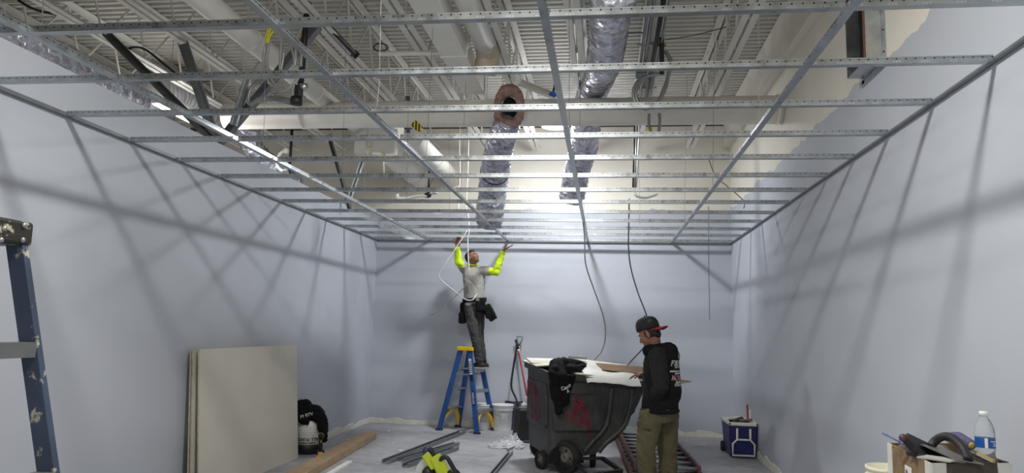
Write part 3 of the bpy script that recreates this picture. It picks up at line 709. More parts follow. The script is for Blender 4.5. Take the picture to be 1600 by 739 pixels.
# ---- step ladder in the middle (both sides have steps)
def ladder_side(root, feet, top, rails_mat, w_rail, steps, step_mat, brace_mat=None, foot_mat=None, depth=0.03):
    """two rails from feet (2 points) to top (2 points), steps at height fractions"""
    f0, f1, t0, t1 = [Vector(p) for p in (*feet, *top)]
    for a, c in ((f0, t0), (f1, t1)):
        side = (f1 - f0).normalized()
        mb().bar(a, c, w_rail, depth, side).build('rail', rails_mat, root, bevel=0.003)
        if foot_mat: mb().box(a + Vector((0, 0, 0.012)), (w_rail + 0.02, depth + 0.02, 0.024)).build('rubber_foot', foot_mat, root)
    for s_ in steps:
        p, q_ = f0.lerp(t0, s_), f1.lerp(t1, s_); e = (q_ - p).normalized() * 0.015
        out = Vector(((f0 + f1 - t0 - t1) / 2)); out.z = 0; out.normalize()
        b = mb().bar(p + e, q_ - e, 0.085, 0.022); b.bar(p + e + out * 0.04 - Vector((0, 0, .014)), q_ - e + out * 0.04 - Vector((0, 0, .014)), 0.006, 0.04)
        b.build('step', step_mat, root)
    if brace_mat:
        s_ = steps[0]; p, q_ = f0.lerp(t0, s_ - 0.01), f1.lerp(t1, s_ - 0.01); mid = (p + q_) / 2
        for a, c in ((f0, p), (f1, q_)):
            k = a.lerp(c, 0.12); kk = mid.lerp(c, 0.28)
            P = smooth_path([k, k.lerp(kk, 0.45) + (c - kk) * 0.28, kk.lerp(c, 0.12) - Vector((0, 0, 0.012)), kk - Vector((0, 0, 0.012))], 4)
            b = mb()
            for i in range(len(P) - 1): b.bar(P[i], P[i + 1], 0.05, 0.028, (q_ - p))
            b.build('corner_brace', brace_mat, root)
A = Vector((-1.73, 10.0, 0)); Bq = Vector((-1.55, 10.42, 0)); Cq = Vector((-2.31, 10.20, 0)); Dq = Vector((-2.12, 10.58, 0))
ctr = (A + Bq + Cq + Dq) / 4
lad = thing('step_ladder', 'blue fibreglass step ladder with yellow top that the worker stands on', 'ladder', ctr)
r_ = lambda p: Vector(p) - ctr
tz = 1.13
ax = ((A + Bq) / 2 - (Cq + Dq) / 2).normalized(); sd = (Bq - A).normalized()
tR = [r_(ctr + ax * 0.075 - sd * 0.115 + Vector((0, 0, tz))), r_(ctr + ax * 0.075 + sd * 0.115 + Vector((0, 0, tz)))]
tL = [r_(ctr - ax * 0.075 - sd * 0.115 + Vector((0, 0, tz))), r_(ctr - ax * 0.075 + sd * 0.115 + Vector((0, 0, tz)))]
for base_, top_ in (((A, Bq), tR), ((Cq, Dq), tL)):
    ladder_side(lad, [r_(base_[0]), r_(base_[1])], top_, mBLUE, 0.075, (0.27, 0.51, 0.76), mALU, mYEL, mRUB)
ang = math.atan2(ax.y, ax.x)
R3 = Matrix.Rotation(ang, 3, 'Z')
mb().rbox((0, 0, tz + 0.02), (0.27, 0.30, 0.055), 0.02, R3).build('top_cap', mYEL, lad, bevel=0.006)
for s_ in (-1, 1): mb().bar(tL[0].lerp(r_(Cq), 0.3) if s_ < 0 else tL[1].lerp(r_(Dq), 0.3), tR[0].lerp(r_(A), 0.3) if s_ < 0 else tR[1].lerp(r_(Bq), 0.3), 0.012, 0.02).build('spreader_bar', mALU, lad)
# stickers on the near front rail
ra, rt = r_(A), tR[0]; rd = (rt - ra).normalized(); nf = Vector((-0.12, -0.99, 0)); ux_ = rd; uy_ = nf.cross(rd).normalized()
mSTK, mSTKW = M('black sticker', (22, 22, 26), 0.5), M('white sticker', (226, 226, 226), 0.5)
front = -sd * 0.0165
mb().prism([(-0.11, -0.022), (0.11, -0.022), (0.11, 0.022), (-0.11, 0.022)], ra.lerp(rt, 0.80) + front, rd, ax, 0.002).build('warning_label', mSTKW, lad)
for k in range(6): mb().prism([(-0.008, -0.018), (0.006, -0.018), (0.006, 0.018), (-0.008, 0.018)], ra.lerp(rt, 0.73 + k * 0.026) + front * 1.1, rd, ax, 0.002).build('label_print', mSTK, lad)
mb().prism([(-0.045, -0.024), (0.045, -0.024), (0.045, 0.024), (-0.045, 0.024)], ra.lerp(rt, 0.665) + front * 1.05, rd, ax, 0.002).build('warning_label', mSTK, lad)
mb().prism([(-0.10, -0.017), (0.10, -0.017), (0.10, 0.017), (-0.10, 0.017)], ra.lerp(rt, 0.42) + front * 1.02, rd, ax, 0.002).build('name_label', mSTK, lad)
text('WERNER', 'lettering', mSTKW, lad, ra.lerp(rt, 0.42) + front * 1.25, -rd, ax, 0.042, bold=0.0005)

# ---- old paint-spattered ladder, close at the left edge
mOLD = M('old blue rail', (52, 66, 88), 0.6, var=0.2, scale=5, wear=(168, 166, 150), wear_amt=0.60, wscale=11)
mOLDC = M('spattered cap', (36, 34, 30), 0.6, var=0.3, scale=9, wear=(176, 170, 148), wear_amt=0.535, wscale=16)
fl = thing('step_ladder', 'old dark blue step ladder with spattered black cap, close at the left edge', 'ladder', (-2.6, 2.4, 0))
yn, yf = 2.05, 2.58
def rail(x0, x1, y0, y1, n_='rail'):
    return mb().bar((x0 + 2.6, y0 - 2.4, 0.02), (x1 + 2.6, y1 - 2.4, 1.75), 0.074, 0.03, (0, 1, 0)).build(n_, mOLD, fl, bevel=0.004)
rail(-1.86, -2.325, yf, yf - 0.02); rail(-1.86, -2.325, yn, yn + 0.14); rail(-3.10, -2.46, yf, yf - 0.02); rail(-3.10, -2.46, yn, yn + 0.14)
mb().rbox((0.20, -0.02, 1.775), (0.25, 0.44, 0.095), 0.03, None).build('top_cap', mOLDC, fl, bevel=0.012)
for zf in (0.21, 0.49, 0.765):
    z = 1.75 * zf; x = -1.86 - 0.465 * zf + 2.6; ya = yn + 0.14 * zf - 2.4 + 0.016; yb = yf - 0.02 * zf - 2.4 - 0.016
    mb().bar((x, ya, z), (x, yb, z), 0.08, 0.025).bar((x + 0.038, ya, z - 0.02), (x + 0.038, yb, z - 0.02), 0.005, 0.05).build('step', M('worn step', (120, 122, 124), 0.5, 0.5), fl)
for s_ in (0, 1): mb().bar((-3.0 + 2.6, (yn if s_ else yf) - 2.4, 0.3), (-2.95 + 2.6, (yn if s_ else yf) - 2.4, 0.3), 0.02, 0.02).build('rivet', mALU, fl)
for px, py in ((7, 357), (36, 375), (2, 375), (38, 352)): mb().ell(at(px, py, x=-2.272) - fl.location, (0.008, 0.011, 0.011), n=10, m_=6).build('rivet', mALU, fl, True)
for x in (-1.9, -3.1):
    for yy in (yn, yf): mb().box((x + 2.6, yy - 2.4, 0.02), (0.11, 0.05, 0.04)).build('rubber_foot', mRUB, fl)
text('TYPE IA', 'stamp', M('rail stamp', (30, 34, 44), 0.7), fl, (0.497, yf - 2.4 - 0.0175, 0.86), (0.22, 0, -0.97), (0.97, 0, 0.22), 0.06)

# ---- leaning drywall sheets
def sheet(name, label, y0, y1, xb, xt, h, th=0.0127, mat=mDRY):
    o = mb(); vs = []
    for dx in (0, -th):
        vs += [(xb + dx, y0, 0.001), (xb + dx, y1, 0.001), (xt + dx, y1, h), (xt + dx, y0, h)]
    o.add(vs, [(0, 1, 2, 3), (7, 6, 5, 4), (0, 4, 5, 1), (1, 5, 6, 2), (2, 6, 7, 3), (3, 7, 4, 0)])
    o = o.build(name, mat); o.data.materials.append(mDRYE)
    for i, p in enumerate(o.data.polygons): p.material_index = 0 if i < 2 else 1
    return tag(o, label, 'drywall', 'drywall sheets leaning on the left wall')
sheet('drywall_sheet', 'large pale drywall sheet leaning at the front of the stack on the left wall', 5.72, 7.66, -3.28, -3.375, 1.212, mat=mDRY)
sheet('drywall_sheet', 'second drywall sheet of the leaning stack, its brown edge just behind the front sheet', 5.72, 7.3, -3.345, -3.425, 1.206)
sheet('drywall_sheet', 'third drywall sheet of the leaning stack, standing between its neighbours', 5.74, 7.4, -3.364, -3.442, 1.208)
sheet('drywall_sheet', 'fourth drywall sheet of the leaning stack, second from the wall', 5.74, 7.2, -3.383, -3.459, 1.204)
sheet('drywall_sheet', 'rearmost drywall sheet of the leaning stack, flat against the left wall', 5.80, 7.0, -3.41, -3.475, 1.20)

# ---- upturned compound bucket with a black jacket, drill beside it
tub = thing('compound_bucket', 'white joint compound bucket standing upside down behind the leaning drywall, black jacket on it', 'bucket', (-3.325, 8.02, 0))
mb().lathe([(0.152, 0.0), (0.155, 0.10), (0.150, 0.105)], n=28).build('lid_band', mBLK, tub, True)
mb().lathe([(0.149, 0.10), (0.138, 0.30), (0.132, 0.355), (0.12, 0.365)], n=28).build('bucket_body', mWHITE, tub, True)
for zz in (0.215, 0.24, 0.265, 0.29): mb().lathe([(0.1445 - (zz - .2) * .06, -0.002), (0.1455 - (zz - .2) * .06, 0), (0.1445 - (zz - .2) * .06, 0.002)], (0, 0, zz), 28, closed_bottom=False, closed_top=False).build('ring', M('grey ring', (190, 190, 188)), tub, True)
mINK = M('black ink', (24, 24, 26), 0.6)
body = [c for c in tub.children if c.name.startswith('bucket_body')][0]
fdir = Vector((0.12, -0.99, 0)); rdir = Vector((0.99, 0.12, 0))
text('ALL PURPOSE', 'lettering', mINK, tub, Vector((0, 0, 0.165)) + fdir * 0.14 , -rdir, (0, 0, -1), 0.047, target=body, bold=0.001)
text('JOINT COMPOUND', 'lettering', mINK, tub, Vector((0, 0, 0.125)) + fdir * 0.14, -rdir, (0, 0, -1), 0.024, target=body, bold=0.001)
mJKT = M('black jersey', (17, 17, 19), 0.85, var=0.3, scale=30, bumps=0.3, bscale=200, spec=0.2)
jk = thing('jacket', 'black jacket bundled on the upturned bucket beside the leaning drywall', 'jacket', (-3.315, 8.02, 0.37))
b = mb().ell((-0.02, 0, 0.06), (0.17, 0.16, 0.10)).ell((-0.1, 0.02, 0.13), (0.10, 0.1, 0.09))
b.chain([((0.05, -0.06, 0.09), 0.08), ((0.15, -0.07, 0.02), 0.065), ((0.19, -0.08, -0.1), 0.05), ((0.2, -0.08, -0.2), 0.035)])
b.chain([((-0.1, -0.08, 0.1), 0.07), ((-0.02, -0.15, 0.02), 0.05), ((0.03, -0.16, -0.02), 0.03)])
j = blob(b, 'jacket_body', mJKT, jk, 0.012, 3, 0.02, 14)
text('M BTV', 'lettering', mSTKW, jk, Vector((0, 0, 0.06)) + fdir * 0.16, Vector((0.9, 0.36, 0.25)), (-0.2, 0, 1), 0.05, target=j, push=0.3)
dr = thing('cordless_drill', 'black and yellow cordless drill standing on its battery beside the upturned bucket', 'drill', (-3.10, 7.83, 0), 0.4)
mDW = M('drill yellow', (226, 186, 40), 0.5)
mb().rbox((0, 0, 0.035), (0.085, 0.12, 0.06), 0.012).build('battery', mBLK, dr, bevel=0.006)
mb().box((0, -0.061, 0.04), (0.05, 0.003, 0.03)).box((0, -0.055, 0.015), (0.088, 0.012, 0.016)).build('battery_trim', mDW, dr)
mb().chain([((0, 0.0, 0.06), 0.02), ((0, -0.005, 0.19), 0.02)]).build('grip', mBLK, dr, True)
mb().lathe([(0.02, -0.085), (0.034, -0.07), (0.034, 0.05), (0.026, 0.07)], (0, 0, 0.215), 16, axis=(0, -1, 0.05)).build('motor_housing', mBLK, dr, True)
mb().lathe([(0.035, -0.03), (0.035, 0.0)], (0, 0, 0.215), 16, axis=(0, -1, 0.05)).build('yellow_band', mDW, dr, True)
mb().lathe([(0.026, 0.0), (0.022, 0.04), (0.01, 0.06)], (0, -0.07, 0.218), 14, axis=(0, -1, 0.05)).build('chuck', mSTEELB, dr, True)
mb().box((0, -0.024, 0.165), (0.014, 0.012, 0.03)).build('trigger', mDW, dr)

# ---- lumber, steel channels, scraps on the floor
o = mb().bar((-2.995, 9.2, 0.04), (-2.80, 6.2, 0.04), 0.18, 0.075, (0, 0, 1)).build('lumber_plank', mWOOD, bevel=0.004); tag(o, 'thick pale lumber plank lying on the floor along the left wall', 'plank')
tag(mb().bar((-2.66, 7.55, 0.012), (-2.62, 6.6, 0.012), 0.05, 0.02).build('drywall_strip', mWHITE), 'narrow white drywall strip lying along the right side of the plank', 'strip')
def floor_channel(p0, p1, lab, w=0.092):
    o = stud(Vector(p0) + Vector((0, 0, 0.003)), Vector(p1) + Vector((0, 0, 0.003)), w, 0.04).build('steel_channel', mGALVD); return tag(o, lab, 'channel', 'steel channels on the floor')
floor_channel((-2.28, 7.6, 0), (-1.93, 10.0, 0), 'longest steel channel on the floor, pointing at the step ladder')
floor_channel((-2.16, 7.75, 0), (-1.80, 8.97, 0), 'short steel channel on the floor, middle one of the three by the saw', 0.07)
floor_channel((-2.03, 7.45, 0), (-1.74, 8.65, 0), 'short steel channel on the floor closest to the green saw', 0.07)
floor_channel((-1.09, 6.6, 0), (-1.07, 8.55, 0), 'thin steel channel on the floor left of the black cart wheel', 0.045)
tag(mb().bar((-1.14, 8.75, 0.012), (-1.05, 9.12, 0.012), 0.02, 0.02).build('metal_offcut', mGALVD), 'short dark metal offcut lying beside the crumpled plastic', 'offcut')
mPLAS = M('clear plastic sheet', (200, 201, 205), 0.3, var=0.12, scale=20)
b = mb(); nx, ny = 30, 34
for jj in range(ny):
    for ii in range(nx):
        u_, w_ = ii / (nx - 1) - .5, jj / (ny - 1) - .5; r_e = math.hypot(u_ * 1.1, w_)
        x = u_ * 0.42 + 0.05 * noise.noise(Vector((ii * .5, jj * .5, 3))); y = w_ * 0.62 + 0.05 * noise.noise(Vector((ii * .5, jj * .5, 8)))
        edge = max(0, 1 - (r_e / .52) ** 2); peak = math.exp(-((u_ - .12) ** 2 + (w_ - .28) ** 2) / .02)
        cr = abs(noise.noise(Vector((x * 13, y * 13, 1)))) + .25 * abs(noise.noise(Vector((x * 26, y * 26, 5))))
        b.v.append(Vector((x, y, 0.004 + edge ** .7 * (0.018 + 0.075 * cr) + peak * 0.085 * (0.8 + 0.6 * cr))))
b.f = [(jj * nx + ii, jj * nx + ii + 1, (jj + 1) * nx + ii + 1, (jj + 1) * nx + ii) for jj in range(ny - 1) for ii in range(nx - 1)]
o = b.build('plastic_sheet', mPLAS); o.location = (-1.19, 9.2, 0.0); tag(o, 'crumpled clear plastic sheet on the floor in front of the white buckets', 'plastic')
b = mb()
for i in range(5): b.ell((random.uniform(-.1, .1), random.uniform(-.08, .08), 0.035), (0.07, 0.06, 0.045), Euler((random.random(), random.random(), 0)).to_matrix())
o = blob(b, 'plastic_scrap', M('grey paper scrap', (186, 186, 184), 0.8, var=0.2), None, 0.012, 1, 0.03, 14); o.location = (-0.70, 8.75, 0.0); tag(o, 'crumpled pale scrap lying under the left end of the black cart', 'scrap')
for i, (x, y) in enumerate(((-2.95, 9.9), (-2.6, 8.9), (-1.9, 9.3), (-1.3, 9.75), (-0.95, 8.2), (-2.35, 8.4), (-1.55, 8.6), (-3.2, 9.0), (1.3, 9.9), (1.0, 8.5))):
    o = mb().box((0, 0, 0.006), (random.uniform(.03, .07), random.uniform(.02, .05), 0.012), Matrix.Rotation(random.random() * 3, 3, 'Z')).build('drywall_crumb', mPLASTER)
    o.location = (x, y, 0); tag(o, ('small white crumb on the floor by the far left corner', 'small white crumb on the floor right of the plank end', 'small white crumb on the floor just in front of the step ladder', 'small white crumb on the floor near the white lidded bucket', 'small white crumb on the floor left of the cart wheel', 'small white crumb on the floor between plank and long channel', 'small white crumb on the floor left of the crumpled plastic', 'small white crumb on the floor at the foot of the left wall', 'small white crumb on the floor left of the cooler', 'small white crumb on the floor in front of the cooler')[i], 'crumb', 'drywall crumbs on the floor')

# ---- white buckets, black bin, shovel and broom near the back wall
mBKT = M('white bucket plastic', (226, 228, 228), 0.5, var=0.05)
def bucket(name, label, loc, mat=mBKT, h=0.37, r=0.145, lid=True, lab=True, group=None):
    t = thing(name, label, 'bucket', loc, 0, group)
    mb().lathe([(r * 0.86, 0.0), (r * 0.88, 0.01), (r * 0.98, h * 0.8), (r * 1.06, h * 0.8), (r * 1.06, h * 0.815), (r * 0.99, h * 0.82), (r * 1.0, h * 0.88), (r * 1.07, h * 0.885), (r * 1.07, h * 0.9), (r, h * 0.905), (r, h * 0.95)] + ([] if lid else [(r * 1.05, h * 0.96), (r * 1.05, h), (r * 0.95, h), (r * 0.9, h * 0.6), (r * 0.8, 0.03)]), n=28).build('bucket_body', mat, t, True)
    if lid: mb().lathe([(r * 1.08, h * 0.94), (r * 1.1, h * 0.95), (r * 1.1, h * 0.99), (r * 1.04, h), (r * 0.98, h * 0.985), (0.01, h * 0.98)], n=28).build('lid', mat, t, True)
    mb().tube([(r * 1.05 * math.cos(a), r * 1.05 * math.sin(a) - 0.012, h * 0.84 - 0.09 * math.sin(-a) ) for a in [PI + PI * i / 14 for i in range(15)]], 0.003, 6).build('bail_handle', mGALV, t, True)
    if lab: 
        b = mb(); 
        for k in range(7):
            a0 = -PI / 2 - 0.05 + 0.1 * k
            b.add([(r * 0.985 * math.cos(a), r * 0.985 * math.sin(a), z) for a, z in ((a0, h * .3), (a0 + 0.1, h * .3), (a0 + 0.1, h * .72), (a0, h * .72))], [(0, 1, 2, 3)])
        b.build('paper_label', M('faded label', (184, 188, 192), 0.6, var=0.25, scale=40), t)
    return t
bucket('bucket', 'white lidded bucket with a grey label between the step ladder and the black shovel', (-1.44, 10.44, 0))
bucket('bucket', 'white lidded bucket standing partly hidden behind the step ladder', (-1.74, 10.5, 0), h=0.36)
t = thing('waste_bin', 'upturned black tapered plastic bin beside the left end of the black cart', 'bin', (-1.02, 9.55, 0), 0.35)
o = mb(); vs = []
for z, sx, sy in ((0, .15, .17), (0.025, .15, .17), (0.03, .135, .155), (0.40, .105, .125), (0.42, .095, .115)):
    vs += [(-sx, -sy, z), (sx, -sy, z), (sx, sy, z), (-sx, sy, z)]
o.add(vs, [(3, 2, 1, 0), (16, 17, 18, 19)] + [(4 * i + k, 4 * i + (k + 1) % 4, 4 * i + 4 + (k + 1) % 4, 4 * i + 4 + k) for i in range(4) for k in range(4)])
o.build('bin_body', mBLK, t, bevel=0.008)
mb().rbox((0, 0, 0.425), (0.17, 0.2, 0.012), 0.02).build('dusty_base', M('dusty black', (90, 92, 96), 0.7, var=0.3, scale=20), t)
# snow shovel
sh = thing('shovel', 'dark blue snow shovel with bent black shaft leaning on the back wall', 'shovel', at(800, 668, y=10.5))
sh.location.z = 0; q = lambda px, py, y: at(px, py, y=y) - sh.location
b = mb(); rows = []
for i in range(6):
    z = 0.02 + i * 0.075; row = []
    for k in range(9):
        a = (k - 4) / 4; row.append((a * (0.155 - i * 0.004), 0.10 + 0.015 * i - 0.05 * (1 - a * a) * (1 - i * 0.08), z)); 
    rows += row
n = 9
b.add(rows + [(x, y + 0.012, z) for x, y, z in rows], [(i * n + k, i * n + k + 1, (i + 1) * n + k + 1, (i + 1) * n + k) for i in range(5) for k in range(8)] + [(54 + i * n + k, 54 + (i + 1) * n + k, 54 + (i + 1) * n + k + 1, 54 + i * n + k + 1) for i in range(5) for k in range(8)])
b.build('blade', M('navy plastic', (38, 44, 66), 0.4, var=0.2), sh, True)
for k in (-0.09, -0.03, 0.03, 0.09): mb().bar((k, 0.055, 0.06), (k * 0.9, 0.125, 0.38), 0.008, 0.012, (0, -1, 0)).build('blade_rib', M('rib navy', (60, 68, 96), 0.4), sh)
mb().tube(smooth_path([q(811, 640, 10.5), q(806, 622, 10.52), q(799, 604, 10.54), q(802, 575, 10.58), q(807, 545, 10.62), q(808, 532, 10.63)], 4), 0.014, 10).build('shaft', mBLK, sh, True)
mb().tube([q(806, 531, 10.63), q(810, 545, 10.6)], 0.02, 10).build('grip', mBLK, sh, True)
br = thing('scraper', 'long red handled tool with grey D grip leaning on the wall beside the snow shovel', 'tool', at(824, 640, y=10.5))
br.location.z = 0; q = lambda px, py, y: at(px, py, y=y) - br.location
mb().tube([q(810, 548, 10.6), q(824, 622, 10.52), q(829, 655, 10.5)], 0.013, 10).build('shaft', M('red handle', (150, 34, 44), 0.5), br, True)
mb().tube([q(810, 541, 10.61), q(811, 556, 10.6)], 0.017, 10).build('grip_socket', mWHITE, br, True)
mb().tube([q(810.5, 541, 10.61), q(808, 530, 10.61), q(807, 526, 10.61), q(817, 526, 10.61), q(816, 530, 10.61), q(810.5, 541, 10.61)], 0.009, 8).build('d_grip', M('grey grip', (120, 122, 124), 0.5), br, True)
mb().box((0.05, -0.02, 0.06), (0.2, 0.02, 0.12)).build('scraper_blade', mGALVD, br)
b = mb(); 
for i in range(5): b.ell((random.uniform(-.05, .05), random.uniform(-.03, .03), random.uniform(0, .1)), (0.04, 0.03, 0.045))
o = blob(b, 'plastic_bag', mPLAS, None, 0.01, 1, 0.02, 18); o.location = at(823, 632, y=10.35); o.location.z = 0.43; tag(o, 'small crumpled clear bag stuffed behind the black bin and cart', 'bag')
o.location = (-1.0, 9.57, 0.433)

# ---- cooler against the right wall
co = thing('cooler', 'blue wheeled cooler with white lid rim and pull handle against the right wall', 'cooler', (1.64, 9.30, 0))
mCOOL = M('navy cooler plastic', (30, 32, 96), 0.45); mCW = M('cooler white', (224, 224, 216), 0.5, var=0.05)
b = mb(); vs = []
for z, sx, sy in ((0.0, .145, .25), (0.38, .165, .29)):
    vs += [(-sx, -sy, z), (sx, -sy, z), (sx, sy, z), (-sx, sy, z)]
b.add(vs, [(3, 2, 1, 0), (4, 5, 6, 7)] + [(k, (k + 1) % 4, 4 + (k + 1) % 4, 4 + k) for k in range(4)]); b.build('cooler_body', mCOOL, co, bevel=0.02)
b = mb()
for s_ in (-1, 1): b.box((s_ * 0.155, 0, 0.395), (0.03, 0.60, 0.04)); b.box((0, s_ * 0.285, 0.395), (0.34, 0.03, 0.04))
b.build('lid_rim', mCW, co, bevel=0.008)
mb().box((0, 0, 0.375), (0.29, 0.55, 0.01)).build('tray', mCW, co)
P = [(-.075, .36), (-.075, .26), (.075, .26), (.075, .36)]
hb = mb(); yq = -0.292
def hp(x, z): return (x, -0.25 - 0.04 * z / 0.38 - 0.018, z)
hb.tube([hp(-.075, .345), hp(-.075, .215), hp(-.125, .165), hp(-.125, .03), hp(.125, .03), hp(.125, .165), hp(.075, .215), hp(.075, .345)], 0.013, 8)
hb.tube([hp(-.075, .215), hp(.075, .215)], 0.012, 8).build('pull_handle', mCW, co, True)
for s_ in (-1, 1): mb().lathe([(0.06, -0.02), (0.065, 0), (0.06, 0.02)], (s_ * 0.165, 0.21, 0.065), 20, axis=(1, 0, 0)).build('wheel', mRUB, co, True)
for i, (x, y, L, rz, m_) in enumerate(((-0.03, -0.05, 0.2, 0.9, M('brown strap', (86, 78, 66), 0.8)), (0.05, -0.1, 0.16, -0.6, M('grey tool', (110, 106, 98), 0.5)), (-0.06, 0.08, 0.18, 0.2, mWHITE))):
    o = mb().bar((-L / 2 * math.cos(rz), -L / 2 * math.sin(rz), 0.02), (L / 2 * math.cos(rz), L / 2 * math.sin(rz), 0.045), 0.045, 0.03).build('hand_tool', m_, bevel=0.008); o.location = (1.64 + x, 9.30 + y - 0.05, 0.395)
    tag(o, ('brown strap tool lying crosswise in the open cooler', 'grey tool lying at the near end of the open cooler', 'white tool lying at the far side in the open cooler')[i], 'tool')
o = mb().tube([(0, 0, 0), (0.0, 0.01, 0.17)], 0.011, 8).tube([(0.0, 0.01, 0.17), (0.0, 0.012, 0.2)], 0.012, 8).build('marker_stick', M('red marker', (170, 40, 44), 0.5)); o.location = (1.755, 9.36, 0.39); tag(o, 'thin red stick standing upright in the far corner of the cooler', 'stick')
o = mb().box((0, 0, 0.07), (0.03, 0.004, 0.14)).build('paint_stirrer', mWHITE); o.location = (1.785, 9.38, 0.39); tag(o, 'flat white stick standing beside the red one in the cooler', 'stick')

# ---- extension ladder flat on the floor
el = thing('extension_ladder', 'long red railed extension ladder lying flat on the floor behind the man', 'ladder', (0.28, 7.15, 0))
mRED = M('oxide red rail', (100, 58, 60), 0.6, wear=(150, 140, 136), wear_amt=0.68)
sk = -0.042
for x, z, off in ((0.0, 0.04, 0.0), (0.035, 0.115, 0.35), (0.66, 0.115, 0.35), (0.70, 0.04, 0.0)):
    mb().bar((x, off, z), (x + sk * 2.9, 2.9 + off * 0.3, z), 0.028, 0.075).build('rail', mRED, el)
for k in range(10):
    y = 0.25 + 0.29 * k; mb().tube([(0 + sk * y, y, 0.045), (0.70 + sk * y, y, 0.045)], 0.019, 8).build('rung', mALU, el, True)
    y2 = y + 0.13
    if k < 9: mb().tube([(0.035 + sk * y2, y2, 0.115), (0.66 + sk * y2, y2, 0.115)], 0.019, 8).build('rung', mALU, el, True)

# ---- green saw at the bottom edge
sw = thing('mitre_saw', 'lime green and black mitre saw on the floor at the bottom edge', 'saw', (-1.22, 6.25, 0))
q = lambda px, py, y=6.2: at(px, py, y=y) - sw.location
mLIME = M('lime plastic', (176, 190, 34), 0.4, var=0.06)
mb().rbox((0.0, 0.05, 0.05), (0.42, 0.28, 0.05), 0.03).build('base', mGALVD, sw, bevel=0.006)
mb().lathe([(0.13, 0.075), (0.135, 0.095)], (0.0, 0.02, 0), 24).build('turn_table', mALU, sw, True)
mb().box((0.0, 0.16, 0.11), (0.44, 0.02, 0.07)).build('fence', mALU, sw, bevel=0.004)
for sx in (-0.18, 0.18):
    for sy in (-0.06, 0.16): mb().lathe([(0.02, 0), (0.016, 0.03)], (sx, sy, 0), 10).build('foot', mRUB, sw)
mb().box((-0.06, 0.17, 0.13), (0.07, 0.05, 0.10), Matrix.Rotation(-0.2, 3, 'X')).build('pivot_arm', mBLK, sw, bevel=0.01)
# blade guard crescent, turned towards the camera's left
gc = q(672, 738, 6.2); gu, gw = Vector((1, 0.35, 0)).normalized(), Vector((0, 0, 1))
poly = [(0.155 * math.cos(a), 0.155 * math.sin(a)) for a in [1.35 + 0.13 * i for i in range(17)]] + [(0.05 * math.cos(a), 0.05 * math.sin(a)) for a in [3.43 - 0.25 * i for i in range(9)]]
mb().prism(poly, gc + Vector((0.02, 0, -0.02)), gu, gw, 0.035).build('blade_guard', M('brushed guard', (214, 220, 214), 0.3, 0.5), sw, bevel=0.005)
mb().lathe([(0.118, -0.0015), (0.118, 0.0015)], gc + Vector((0.02, 0, -0.03)), 32, axis=gu.cross(gw)).build('saw_blade', mALU, sw)
mb().lathe([(0.055, -0.05), (0.058, 0.01), (0.045, 0.03)], gc + Vector((0.0, -0.05, 0.0)), 20, axis=(0.3, -1, 0.1)).build('arbor_cover', mBLK, sw, True)
b = mb(); ha, hb_ = q(667, 715, 6.15), q(694, 748, 6.15)
b.bar(q(664, 709, 6.15), q(680, 731, 6.15), 0.072, 0.09, (0.3, -1, 0)); b.build('upper_housing', mLIME, sw, bevel=0.012)
mb().bar(q(679, 712, 6.14), q(698, 748, 6.14), 0.105, 0.075, (0.3, -1, 0)).build('motor_housing', mLIME, sw, bevel=0.015)
mb().bar(q(676, 724, 6.17), q(684, 722, 6.17), 0.06, 0.06, (0.3, -1, 0)).build('housing_bridge', M('olive plastic', (120, 128, 40), 0.5), sw, bevel=0.008)
mb().ell(q(666, 705, 6.16), (0.032, 0.04, 0.04)).build('dust_port', M('navy knob', (44, 54, 84), 0.4), sw, True)
mb().chain([(q(673, 703, 6.18), 0.024), (q(680, 716, 6.18), 0.018)]).build('motor_cap', mBLK, sw, True)
mb().tube(smooth_path([q(688, 720, 6.12), q(690, 716, 6.12), q(696, 714.5, 6.12), q(700, 717, 6.12), q(707, 729, 6.12), q(713, 741, 6.12), q(709, 745, 6.12), q(701, 735, 6.12)], 4), 0.019, 10).build('d_handle', mBLK, sw, True)
mb().tube(smooth_path([q(708, 735, 6.15), q(713, 735, 6.15), q(718, 741, 6.15), q(720, 750, 6.15)], 4), 0.012, 8).build('power_cord', mBLK, sw, True)
bucket('bucket', 'cream bucket whose rim just shows at the bottom edge right of the green saw', (-0.93, 5.95, 0), M('cream plastic', (214, 210, 180), 0.5), h=0.195, r=0.13, lid=False, lab=False)

# ================================================================ BLACK TILT CART
P0 = Vector((-0.57, 7.48, 0)); ca = math.atan2(0.355, 0.935)
ct = thing('tilt_cart', 'big scuffed black plastic tilt cart with red spray paint, heaped with drywall scraps', 'cart', P0, ca)
m_, nt, bs = new_mat('scuffed black cart'); v = coords(nt)
n1 = noise_tex(nt, v, 2.5, 5); n2 = noise_tex(nt, v, 26, 6, 0.7); n3 = noise_tex(nt, coords(nt, (14, 14, 3)), 3, 5)
c_ = ramp_mix(nt, n1, 0.3, 0.72, s2l((38, 39, 40)), s2l((72, 73, 72)))
c_ = mix(nt, mathn(nt, 'MULTIPLY', ramp_mix(nt, n3, 0.5, 0.75, (0, 0, 0), (1, 1, 1)), 0.35), c_, s2l((104, 104, 102)))
c_ = mix(nt, ramp_mix(nt, n2, 0.70, 0.73, (0, 0, 0), (1, 1, 1)), c_, s2l((176, 176, 172)))
nt.links.new(c_, bs.inputs['Base Color']); bs.inputs['Roughness'].default_value = 0.5
bump(nt, bs, n2, 0.1, 0.01); mCART = m_
CW = 0.98                                        # depth of the cart (local y)
